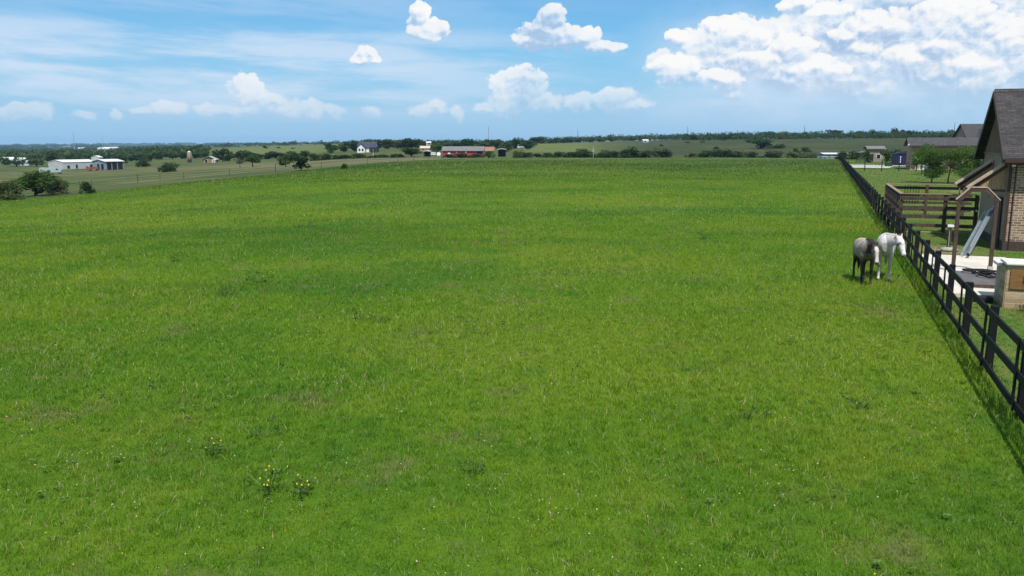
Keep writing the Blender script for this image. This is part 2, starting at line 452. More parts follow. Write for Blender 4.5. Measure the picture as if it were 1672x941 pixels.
lit = wt.math('ADD', .50, wt.math('MULTIPLY', wt.math('SUBTRACT', f0, f1), 1.25))
lit = wt.math('ADD', lit, wt.math('MULTIPLY', wt.math('SUBTRACT', .45, f0), .12))
lit = wt.math('SUBTRACT', lit, wt.math('MULTIPLY', wt.mapr(az, 9, 15, 0, .24), wt.mapr(f0, .3, .8)))
lit = wt.math('ADD', lit, wt.math('MULTIPLY', wt.math('SUBTRACT', wt.noise(P, .22, 4, .6, dim='2D'), .5), 1.6), clamp=True)
ccol = wt.ramp(lit, [(0.0, (.42, .58, .80)), (.3, (.60, .73, .90)), (.55, (.84, .90, .97)), (.85, (1.0, .99, .98))])
warm = wt.mapr(el, 0.5, 4.0, 1, 0)
ccol = wt.mix(wt.math('MULTIPLY', warm, .8), ccol, wt.mix(lit, (.60, .72, .88), (.86, .86, .89)))
ccol = wt.vmath('SCALE', ccol, 9.6)
skc = wt.vmath('MULTIPLY', sky.outputs[0], (.30, .92, 1.26))
# the low air: pale blue
hz_f = wt.ramp(wt.mapr(el, -1, 10), [(0.0, .97), (.25, .88), (.55, .5), (1.0, 0.1)])
skc = wt.mix(hz_f, skc, (3.7, 5.9, 8.3))
# thin veils: streaks of cirrus on the left, haze round the big bank on the right
streak = wt.noise(wt.vmath('ADD', wt.vmath('MULTIPLY', P, (.075, .62, 1)), wt.comb(0.0, wt.math('MULTIPLY', az, .02), 0.0)), 1.0, 5, .6, .15, dim='2D')
band = wt.math('MULTIPLY', wt.ramp(wt.mapr(el, 0, 12), [(.1, 0), (.25, .8), (.42, 1.0), (.58, .75), (.64, .25), (.8, .5), (1, .2)]), wt.mapr(az, -14, 10, 1, .25, True))
veil = wt.math('MULTIPLY', wt.mapr(streak, .30, .64, .08, .8, True), band)
rb = wt.math('MULTIPLY', wt.mapr(az, 5, 15, 0, 1, True), wt.ramp(wt.mapr(el, 0, 10), [(.06, .05), (.2, .55), (.36, .9), (.55, .8), (.75, .55), (1, .3)]))
rb = wt.math('MULTIPLY', rb, wt.mapr(wt.noise(wt.vmath('MULTIPLY', P, (.12, .3, 1)), 1.0, 4, .6, dim='2D'), .3, .65, .25, 1))
veil = wt.math('MAXIMUM', veil, rb, clamp=True)
c = wt.mix(veil, skc, (6.9, 7.9, 9.3))
c = wt.mix(gen_a, c, (8.8, 9.0, 9.2))
c = wt.mix(al, c, ccol)
# nearer cloud heads in front of the big bank: crisp lit tops that melt away downwards
hl_ = wt.math('ADD', .58, wt.math('MULTIPLY', wt.math('SUBTRACT', h0, h1), .95), clamp=True)
ha = wt.math('MULTIPLY', wt.mapr(h0, .14, .24, 0, 1, True), wt.mapr(hl_, .22, .80, .0, .92, True))
hcol = wt.vmath('SCALE', wt.ramp(hl_, [(0.0, (.66, .77, .91)), (.45, (.82, .885, .96)), (.8, (1.0, .99, .98))]), 9.7)
c = wt.mix(ha, c, hcol)
wt.l.new(c, bg.inputs[0]); bg.inputs[1].default_value = .088
W.cycles.sampling_method = 'MANUAL'; W.cycles.sample_map_resolution = 512
# ------------------------------------------------------------------ ground colours
def meadow_group():
    """world position -> base colour of the grass of the field (shared by the soil sheet and the blades)"""
    g = D.node_groups.new('meadow_colour', 'ShaderNodeTree')
    g.interface.new_socket('color', in_out='OUTPUT', socket_type='NodeSocketColor')
    t = NT(g); o = t.new('NodeGroupOutput')
    pos = t.new('ShaderNodeNewGeometry').outputs['Position']
    p = t.vmath('MULTIPLY', pos, (1, 1, 0))
    big = t.noise(p, .045, 5, .6); mid = t.noise(p, .28, 5, .62); sml = t.noise(p, 1.4, 4, .65)
    f = t.math('ADD', t.math('MULTIPLY', big, .5), t.math('ADD', t.math('MULTIPLY', mid, .35), t.math('MULTIPLY', sml, .25)))
    c = t.ramp(f, [(.38, (.056, .158, .011)), (.47, (.098, .228, .011)), (.55, (.140, .262, .013)), (.65, (.205, .290, .021))])
    broad = t.noise(t.vmath('ADD', t.vmath('MULTIPLY', p, (.7, 1.1, 1)), (51, 13, 0)), .075, 4, .55)
    c = t.mix(t.mapr(broad, .50, .66, 0, .6, True), c, (.050, .165, .012))
    c = t.mix(t.mapr(broad, .50, .36, 0, .6, True), c, (.185, .285, .018))
    dry = t.noise(t.vmath('ADD', p, (31, 7, 0)), .5, 6, .7)
    c = t.mix(t.mapr(dry, .54, .70, 0, .55, True), c, (.215, .190, .085))
    lush = t.noise(t.vmath('ADD', p, (3, 97, 0)), .33, 5, .65)
    c = t.mix(t.mapr(lush, .55, .70, 0, .75, True), c, (.060, .190, .014))
    t.l.new(c, o.inputs[0])
    return g
MEADOW = meadow_group()
def meadow_node(t):
    n = t.new('ShaderNodeGroup'); n.node_tree = MEADOW; return n.outputs[0]

# edge between the mown field and the pasture beyond it: forward distance for each picture column
_EX = [-500, 0, 75, 150, 300, 450, 600, 750, 860, 1000, 1370, 2200]
_EY = [100, 112, 113, 118, 128, 150, 178, 222, 252, 262, 262, 262]
def edge_y(x, y):
    px = 836 + 1370 * x / np.maximum(y, 12)
    return np.interp(px, _EX, _EY)
def smooth(a, b, v):
    t = np.clip((v - a) / (b - a), 0, 1); return t * t * (3 - 2 * t)
def wob(x, y, s, seed):
    r = np.random.default_rng(seed); o = 0
    for k in range(7):
        ang = r.uniform(0, math.pi * 2); fr = s * r.uniform(.6, 2.2)
        o = o + np.sin((x * math.cos(ang) + y * math.sin(ang)) * fr + r.uniform(0, 6)) / 2.6
    return o / 2.0
def ground_masks(x, y):
    px = 836 + 1370 * x / np.maximum(y, 12)
    v = (x - ORG.x) * RV.x + y * RV.y
    u = (x - ORG.x) * FV.x + y * FV.y
    e = edge_y(x, y)
    past = smooth(-2.5, 2.5, y - e + wob(x, y, .12, 3) * 1.6)
    past = np.where(y < 20, 0, past)
    lawn = smooth(-.1, .25, v + wob(x, y, 1.5, 5) * .12) * (1 - smooth(200, 225, y)) * smooth(-30, -5, y)
    tan = np.exp(-((px - 640) / 240) ** 2) * smooth(-2, 14, y - e + 4) * (1 - smooth(262, 300, y)) + .55 * smooth(230, 260, y) * (1 - smooth(300, 340, y)) * (1 - smooth(560, 760, px)) 
    bright = np.exp(-((px - 450) / 110) ** 4) * smooth(440, 520, y) * (1 - smooth(1050, 1250, y)) + np.exp(-((px - 905) / 62) ** 4) * smooth(430, 500, y) * (1 - smooth(820, 900, y))
    far = smooth(1300, 2600, y)
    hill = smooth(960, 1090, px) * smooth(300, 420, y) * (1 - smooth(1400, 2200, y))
    dirt = np.exp(-(((u - 38.4) / 1.3) ** 2 + ((v - 1.5) / 1.1) ** 2) ** 2) + np.exp(-(((u - 22.2) / 1.7) ** 2 + ((v - 3.8) / 1.2) ** 2) ** 2) + .8 * np.exp(-(((u - 88) / 2.2) ** 2 + ((v - 9) / 1.2) ** 2) ** 2)
    rank = np.exp(-((y - e - 1.5) / 3.2) ** 2) * (px < 760) * (y > 20) + .5 * np.exp(-((y - e - 16) / 4.0) ** 2) * (px < 560) * (y > 20)
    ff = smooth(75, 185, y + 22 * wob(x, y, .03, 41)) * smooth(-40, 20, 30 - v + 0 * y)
    return dict(ff=np.clip(ff, 0, 1), rank=np.clip(rank, 0, 1), past=past, lawn=lawn, tan=np.clip(tan, 0, 1), bright=np.clip(bright, 0, 1), far=far, hill=hill, dirt=np.clip(dirt, 0, 1))

m, t = material('ground_grass')
pos = t.vmath('MULTIPLY', t.new('ShaderNodeNewGeometry').outputs['Position'], (1, 1, 0))
mc = meadow_node(t)
mc = t.mix(1.0, mc, (.58, .55, .62), 'MULTIPLY')
fine = t.noise(pos, 5.0, 5, .7)
mc = t.mix(t.mapr(fine, .45, .75, 0, .55), mc, (.045, .085, .012))
mc = t.mix(t.mapr(t.noise(pos, 2.2, 6, .75), .6, .74, 0, .7), mc, (.17, .21, .06))
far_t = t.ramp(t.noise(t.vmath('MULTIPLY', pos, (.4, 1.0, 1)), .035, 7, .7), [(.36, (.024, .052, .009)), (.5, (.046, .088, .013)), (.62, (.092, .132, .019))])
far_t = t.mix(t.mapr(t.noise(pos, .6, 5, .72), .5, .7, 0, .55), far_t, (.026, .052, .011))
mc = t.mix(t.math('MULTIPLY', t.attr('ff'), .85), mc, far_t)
# lawn
ln = t.noise(pos, .35, 5, .65)
lc = t.ramp(ln, [(.3, (.058, .125, .018)), (.5, (.092, .140, .026)), (.68, (.150, .150, .050))])
lc = t.mix(t.mapr(fine, .45, .75, 0, .4), lc, (.05, .09, .015))
# pasture: olive, rough
pn = t.noise(t.vmath('MULTIPLY', pos, (1, 1.6, 1)), .05, 6, .65)
pc = t.ramp(pn, [(.36, (.034, .058, .015)), (.5, (.068, .086, .026)), (.64, (.118, .116, .045))])
pc = t.mix(t.mapr(t.noise(pos, .45, 5, .7), .5, .75, 0, .6), pc, (.042, .066, .018))
pc = t.mix(t.math('MULTIPLY', t.attr('tan'), t.mapr(t.noise(t.vmath('MULTIPLY', pos, (.25, 1.2, 1)), .06, 5, .65), .38, .6, .15, .9)), pc, t.ramp(pn, [(.3, (.105, .098, .046)), (.7, (.19, .162, .088))]))
# scrubby hill on the right, cloud shadow put into its dark olive
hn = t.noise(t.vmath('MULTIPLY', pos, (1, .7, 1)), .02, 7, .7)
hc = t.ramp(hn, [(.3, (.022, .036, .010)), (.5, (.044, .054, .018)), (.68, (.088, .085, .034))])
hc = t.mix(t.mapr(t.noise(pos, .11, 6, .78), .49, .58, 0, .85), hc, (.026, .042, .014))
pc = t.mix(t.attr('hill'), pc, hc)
pc = t.mix(t.attr('bright'), pc, t.ramp(pn, [(.3, (.070, .100, .025)), (.7, (.130, .145, .044))]))
# far plain: patchwork of woods, meadows and stubble
fn = t.voronoi(t.vmath('MULTIPLY', pos, (.0011, .00052, 1)), 1.0, out='Color')
fs = t.sep(fn)
fc = t.ramp(t.math('ADD', t.math('MULTIPLY', fs[0], .8), t.math('MULTIPLY', t.noise(pos, .004, 5, .6), .25)), [(.25, (.020, .036, .016)), (.55, (.030, .052, .020)), (.72, (.075, .095, .035)), (.88, (.26, .22, .14))], 'LINEAR')
pc = t.mix(t.attr('far'), pc, fc)
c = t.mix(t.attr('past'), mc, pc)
c = t.mix(t.math('MULTIPLY', t.attr('rank'), t.mapr(t.noise(pos, .3, 5, .7), .35, .6, .3, 1)), c, (.030, .058, .014))
c = t.mix(t.attr('lawn'), c, lc)
c = t.mix(t.math('MULTIPLY', t.attr('dirt'), t.mapr(t.noise(pos, 1.6, 5, .7), .35, .55, .2, 1)), c, (.26, .195, .125))
t._in(t.b.inputs['Base Color'], c); t.b.inputs['Roughness'].default_value = .95; t.b.inputs['Specular IOR Level'].default_value = .1
hgt = t.math('ADD', t.math('MULTIPLY', t.noise(pos, 1.1, 6, .75), .35), t.math('MULTIPLY', t.noise(pos, 9.0, 4, .7), .12))
t._in(t.b.inputs['Normal'], t.bump(hgt, .35, .8))
GROUND_MAT = m

def build_ground():
    # one sheet: fan of rays about the drone's nadir ahead, plain grid behind
    aa = np.concatenate([[-6, -3.5, -2.2, -1.5, -1.15], np.linspace(-.98, .98, 420), [1.15, 1.5, 2.2, 3.5, 6]])
    yy = np.concatenate([np.linspace(2, 60, 60)[:-1], 60 * np.exp(np.linspace(0, math.log(9400 / 60), 230))])
    A, Y = np.meshgrid(aa, yy)
    X = A * np.maximum(Y, 12)
    # near rows keep a fixed width so the sheet closes with the part behind the camera
    X = np.where(Y < 60, A * np.maximum(Y, 60), X)
    X = np.clip(X, -9300, 9300)
    rows = [np.stack([X.ravel(), Y.ravel(), H(X.ravel(), Y.ravel())], 1)]
    na = len(aa)
    back = []
    for yb in (-200, -60, -10):
        xb = aa * 60
        back.append(np.stack([xb * (1 if yb > -50 else 2.5), np.full(na, yb), np.zeros(na)], 1))
    V = np.concatenate(back + rows)
    nr = len(V) // na
    i = np.arange(nr - 1)[:, None] * na + np.arange(na - 1)[None]
    F = np.stack([i, i + 1, i + na + 1, i + na], -1).reshape(-1, 4)
    ms = ground_masks(V[:, 0], V[:, 1])
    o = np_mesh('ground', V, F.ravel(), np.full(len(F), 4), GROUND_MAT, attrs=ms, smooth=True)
    return tag(o, kind='structure')
build_ground()

# ------------------------------------------------------------------ grass blades (one uncountable mass)
m, t = material('grass_blade')
mc = meadow_node(t)
tint = t.attr('tint'); lw = t.attr('lawn')
pos = t.vmath('MULTIPLY', t.new('ShaderNodeNewGeometry').outputs['Position'], (1, 1, 0))
lc = t.ramp(t.noise(pos, .35, 5, .65), [(.3, (.058, .135, .018)), (.5, (.092, .150, .026)), (.68, (.150, .155, .050))])
c = t.mix(lw, mc, lc)
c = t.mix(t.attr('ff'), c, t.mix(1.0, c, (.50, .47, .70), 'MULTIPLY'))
c = t.mix(1.0, c, t.ramp(tint, [(0, (.50, .58, .5)), (.45, (1, 1, 1)), (.8, (1.45, 1.28, 1.2)), (.93, (1.6, 1.35, 1.5))]), 'MULTIPLY')
c = t.mix(t.mapr(tint, .955, .965), c, (.42, .36, .20))
t._in(t.b.inputs['Base Color'], c); t.b.inputs['Roughness'].default_value = .6; t.b.inputs['Specular IOR Level'].default_value = .22
tr = t.new('ShaderNodeBsdfTranslucent'); t._in(tr.inputs[0], t.mix(1.0, c, (1.15, 1.2, .6), 'MULTIPLY'))
mx = t.new('ShaderNodeMixShader'); mx.inputs[0].default_value = .42
t.l.new(t.b.outputs[0], mx.inputs[1]); t.l.new(tr.outputs[0], mx.inputs[2]); t.l.new(mx.outputs[0], t.out.inputs[0])
BLADE_MAT = m

def uvof(x, y):
    return (x - ORG.x) * FV.x + y * FV.y, (x - ORG.x) * RV.x + y * RV.y
def blocked(x, y):
    u, v = uvof(x, y)
    b = (u > 26.0) & (u < 35.9) & (v > .55) & (v < 3.75)
    b |= (u > 24.6) & (u < 27.2) & (v > 1.5)
    b |= (u > 38.7) & (v > 3.9) & (u < 46)
    b |= (v > -.08) & (v < .1) & False
    return b
def scatter(n, y0, y1, amax, rng):
    # uniform over the fan |x| < amax*y + 1
    y = np.sqrt(rng.uniform(y0 * y0, y1 * y1, n)); x = rng.uniform(-1, 1, n) * (amax * y + 1.0)
    return x, y
def build_grass():
    rng = np.random.default_rng(11)
    VS, FS, LT, TI, LW, FF = [], [], [], [], [], []
    base = 0
    zones = [(6.0, 16, 1650, .042, .105, .0072, True), (10.5, 29, 640, .050, .120, .0122, True), (19, 58, 190, .065, .15, .024, False), (38, 135, 34, .075, .17, .050, False), (88, 240, 5, .10, .24, .13, False)]
    for (y0, y1, dens, h0, h1, w, two) in zones:
        area = .66 * (y1 * y1 - y0 * y0) + 2 * (y1 - y0)
        n = int(area * dens)
        x, y = scatter(n, y0, y1, .66, rng)
        # clumps: pull a part of the blades towards clump centres
        gx, gy = np.floor(x / .42), np.floor(y / .42 + .5 * (gx_ := np.floor(x / .42)))
        hsh = lambda q: np.modf(np.abs(np.sin(gx * 127.1 + gy * 311.7 + q) * 43758.5453))[0]
        cx = (gx + hsh(1.)) * .42; cy = (gy - .5 * gx + hsh(2.)) * .42
        k = rng.random(n) * .0 + (rng.random(n) < .35) * rng.uniform(.2, .7, n)
        x = x + (cx - x) * k; y = y + (cy - y) * k
        keep = ~blocked(x, y)
        if y1 > 100: keep &= (y < edge_y(x, y) + wob(x, y, .12, 3) * 1.6 - .5)
        keep &= rng.random(n) < (1 - smooth(y1 * .68, y1, y)) * (smooth(y0, y0 * 1.5, y) if y0 > 7 else 1.0)
        x = x[keep]; y = y[keep]; n = len(x)
        u, v = uvof(x, y)
        lawn = (v > .05).astype(np.float32)
        patch = .5 + .5 * wob(x, y, .9, 21); patch2 = .5 + .5 * wob(x, y, .22, 23)
        h = rng.uniform(h0, h1, n) * (.55 + .75 * np.clip(patch, 0, 1) * .6 + .35 * np.clip(patch2, 0, 1)) * np.where(lawn > 0, .42, 1.0)
        h *= np.where(np.abs(v) < .30, 1.2 + 2.2 * rng.random(n) ** 3, 1.0)
        wd = w * rng.uniform(.7, 1.3, n)
        th = rng.uniform(0, 2 * math.pi, n); sx, sy = np.cos(th) * wd / 2, np.sin(th) * wd / 2
        ph = rng.uniform(0, 2 * math.pi, n); ln = h * np.abs(rng.normal(0, .70, n)); lx, ly = np.cos(ph) * ln, np.sin(ph) * ln
        z = H(x, y) - .01
        ti = np.clip(rng.beta(2.2, 2.2, n), 0, .95); dry = rng.random(n) < .045 + .09 * np.clip(wob(x, y, .7, 51), 0, 1); ti[dry] = 1.0
        if two:
            P = np.empty((n, 5, 3))
            P[:, 0] = np.stack([x - sx, y - sy, z], 1); P[:, 1] = np.stack([x + sx, y + sy, z], 1)
            mx_, my_ = x + lx * .35, y + ly * .35; zm = z + h * .6
            P[:, 2] = np.stack([mx_ + sx * .8, my_ + sy * .8, zm], 1); P[:, 3] = np.stack([mx_ - sx * .8, my_ - sy * .8, zm], 1)
            P[:, 4] = np.stack([x + lx, y + ly, z + h * .95], 1)
            idx = base + np.arange(n)[:, None] * 5
            F = np.concatenate([idx + np.array([[0, 1, 2, 3]]), idx + np.array([[3, 2, 4]])], 1)
            FS.append(F.ravel()); LT.append(np.tile([4, 3], n)); nv = 5
        else:
            P = np.empty((n, 3, 3))
            P[:, 0] = np.stack([x - sx, y - sy, z], 1); P[:, 1] = np.stack([x + sx, y + sy, z], 1)
            P[:, 2] = np.stack([x + lx * .8, y + ly * .8, z + h], 1)
            F = base + np.arange(n)[:, None] * 3 + np.array([[0, 1, 2]])
            FS.append(F.ravel()); LT.append(np.full(n, 3)); nv = 3
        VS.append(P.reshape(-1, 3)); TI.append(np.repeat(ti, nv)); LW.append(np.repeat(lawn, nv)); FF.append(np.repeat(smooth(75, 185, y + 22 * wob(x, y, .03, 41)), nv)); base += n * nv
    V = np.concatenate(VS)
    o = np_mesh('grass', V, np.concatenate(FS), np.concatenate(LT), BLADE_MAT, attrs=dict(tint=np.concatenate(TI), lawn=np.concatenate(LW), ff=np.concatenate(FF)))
    return tag(o, kind='stuff')
build_grass()

# pale seed heads, clover and small yellow flowers strewn through the field
def build_flowers():
    rng = np.random.default_rng(5)
    mw = plain('seed_head_pale', (.47, .39, .29), .9, .25); my = plain('flower_yellow', (.75, .52, .03), .8, .2); mg = plain('herb_leaf', (.075, .150, .022), .7, .3)
    mb = MB()
    n = 0
    pts = []
    for k in range(230):                                  # clusters
        y = math.sqrt(rng.uniform(7 ** 2, 75 ** 2)); y = y if rng.random() < .45 else rng.uniform(7.5, 30); x = rng.uniform(-.62, .62) * y
        m_ = int(rng.integers(2, 14)); r = rng.uniform(.15, .8)
        yel = rng.random() < .12
        for j in range(m_): pts.append((x + rng.normal(0, r), y + rng.normal(0, r), yel))
    for k in range(450):
        y = rng.uniform(7, 70) if rng.random() < .6 else rng.uniform(7, 22); pts.append((rng.uniform(-.62, .62) * y, y, rng.random() < .10))
    for (x, y, yel) in pts:
        u, v = uvof(x, y)
        if v > -.2: continue
        h = rng.uniform(.08, .17); s = rng.uniform(.005, .011) * (1 + y / 40); z = hz(x, y) + h
        mb.cur = 1 if yel else 0
        a = rng.uniform(0, 3.14); ca, sa = math.cos(a) * s, math.sin(a) * s; e = s * rng.uniform(.4, 1.1)
        mb.add([(x - ca, y - sa, z), (x + sa * .7, y - ca * .7, z + e * .3), (x + ca, y + sa, z + e * .2), (x - sa * .7, y + ca * .7, z + e), (x, y, z - e)],
               [(0, 1, 2), (0, 2, 3), (0, 4, 1), (1, 4, 2), (2, 4, 3), (3, 4, 0)])
    k = 0
    while k < 3200:
        y = math.sqrt(rng.uniform(7 ** 2, 46 ** 2)); x = rng.uniform(-.62, .62) * y
        if wob(np.array([x]), np.array([y]), .45, 61)[0] + rng.normal(0, .25) < .35: k += 1; continue
        k += 1
        u, v = uvof(x, y)
        if v > -.2: continue
        z = hz(x, y) + rng.uniform(.03, .10); mb.cur = 2; s = rng.uniform(.03, .065) * (1 + y / 60)
        for j in range(int(rng.integers(4, 8))):
            a = rng.uniform(0, 6.28); ca, sa = math.cos(a) * s, math.sin(a) * s
            mb.add([(x, y, z), (x + ca * .5 - sa * .3, y + sa * .5 + ca * .3, z + s * .35), (x + ca, y + sa, z + s * .15), (x + ca * .5 + sa * .3, y + sa * .5 - ca * .3, z + s * .35)], [(0, 1, 2, 3)])
    o = mb.build('wildflowers', [mw, my, mg], fix=False)
    return tag(o, kind='stuff')
build_flowers()
# ------------------------------------------------------------------ materials of the yard
M_BLACK = plain('black_fence_paint', (.0075, .008, .009), .7, .6, 2.2, spec=.18, bumpd=.002, streak=(1, 1, 6))
M_BROWN = wood_mat('brown_stained_wood', (.032, .021, .015), (.072, .049, .036), (.128, .092, .070), (6, 6, 1.2))
M_BOARD = wood_mat('weathered_boards', (.125, .085, .056), (.25, .175, .115), (.36, .265, .18), (14, 14, .8))
M_BOARD2 = wood_mat('tan_boards', (.17, .11, .055), (.34, .235, .13), (.48, .35, .21), (14, 14, .8))
M_LAP = wood_mat('grey_lap_siding', (.165, .125, .088), (.275, .212, .150), (.37, .295, .215), (1.2, 1.2, 16))
M_CAP = wood_mat('light_cap_board', (.30, .20, .15), (.46, .32, .25), (.58, .44, .36), (9, 2, 9))
M_BRICK = brick_mat('tan_brick', [(.095, .050, .035), (.30, .175, .108), (.46, .30, .195), (.17, .095, .064), (.40, .27, .19)], (.46, .38, .29), .30, .105, .016)
M_SHINGLE = shingle_mat('dark_shingles', [(.028, .026, .027), (.056, .051, .052), (.100, .090, .088)])
M_TRIM = plain('dark_brown_trim', (.045, .025, .018), .6, .3)
M_DARK = plain('dark_opening', (.012, .011, .010), .8, .3)
M_WHITE = plain('white_paint', (.74, .74, .72), .5, .08)
M_CONC = plain('pale_concrete', (.54, .50, .42), .9, .2, 1.1, bumpd=.004)
M_MAT = plain('grey_rubber_mat', (.105, .100, .100), .85, .35, 2.2, bumpd=.004)
M_ALU = plain('dull_aluminium', (.50, .56, .60), .38, .15, 4, metallic=.75)
M_GALV = plain('galvanised_steel', (.45, .47, .48), .45, .2, 4, metallic=.6)
M_STONE = brick_mat('tan_cut_stone', [(.30, .20, .105), (.46, .34, .19), (.58, .45, .28), (.36, .25, .14)], (.46, .37, .24), .46, .15, .016, .02)
M_CEDAR = wood_mat('orange_cedar', (.09, .042, .014), (.19, .098, .032), (.28, .155, .055), (2, 2, 9))
M_PLASTER = plain('grey_render', (.30, .285, .235), .9, .3, 2.6, bumpd=.004)
M_GLASS = plain('dark_glass', (.02, .025, .03), .08, .2, spec=.6)

# ------------------------------------------------------------------ black three-rail fence between the field and the yards
def yard_thing(name, label, cat, u, v, group=None):
    p = uv(u, v); p.z = hz(p.x, p.y)
    return thing(name, label, cat, p, YROT, group)

def build_fence():
    root = thing('black_fence', 'long black three-rail board fence dividing the open field from the yards', 'fence', uv(0, 0), YROT)
    sp = 3.02; u0 = 8.05; n = 86
    rng = random.Random(3)
    us = [u0 + sp * i for i in range(n)]
    zs = []
    for u in us:
        p = uv(u, 0); zs.append(hz(p.x, p.y))
    post = MB().box(-.06, .08, -.07, .07, -.05, 1.36).build('post', M_BLACK, None); bt = MB().box(-.012, .022, -.05, .05, .13, 1.375).build('batten', M_BLACK, None)
    for me in (post, bt):
        b = me.modifiers.new('edge', 'BEVEL'); b.width = .006; b.segments = 1
    pm, bm_ = post, bt
    for i, u in enumerate(us):
        for src, x in ((pm, .085), (bm_, -.055)):
            o = src if i == 0 else src.copy()
            if i: COL.objects.link(o)
            o.parent = root; o.location = (x + rng.uniform(-.008, .008), u, zs[i]); o.rotation_euler = (rng.uniform(-.018, .018), rng.uniform(-.02, .02), rng.uniform(-.05, .05))
    heights = (.235, .745, 1.275)
    rest = MB()
    for i in range(n - 1):
        for h in heights:
            a = (-.012, us[i] + .005, zs[i] + h + rng.uniform(-.022, .022)); b = (-.012, us[i + 1] - .005, zs[i + 1] + h + rng.uniform(-.022, .022))
            if i < 33:
                o = MB().beam(a, b, .04, .145).build('rail', M_BLACK, root)
                bv = o.modifiers.new('edge', 'BEVEL'); bv.width = .006; bv.segments = 1
            else: rest.beam(a, b, .04, .145)
    tag(rest.build('rail', M_BLACK, root), kind='stuff')
    # return of the fence at its far end, running off to the left
    end = MB(); ue = us[-1]; p = uv(ue, 0)
    for k in range(3):
        x = -2.4 * k - .2; q = uv(ue, x); z = hz(q.x, q.y) - 0
        end.box(x - .06, x + .06, ue - .06, ue + .06, z - .05, z + 1.36)
    for h in heights: end.beam((0, ue, zs[-1] + h), (-5.1, ue, zs[-1] + h), .04, .145)
    end.build('corner_return', M_BLACK, root)
build_fence()

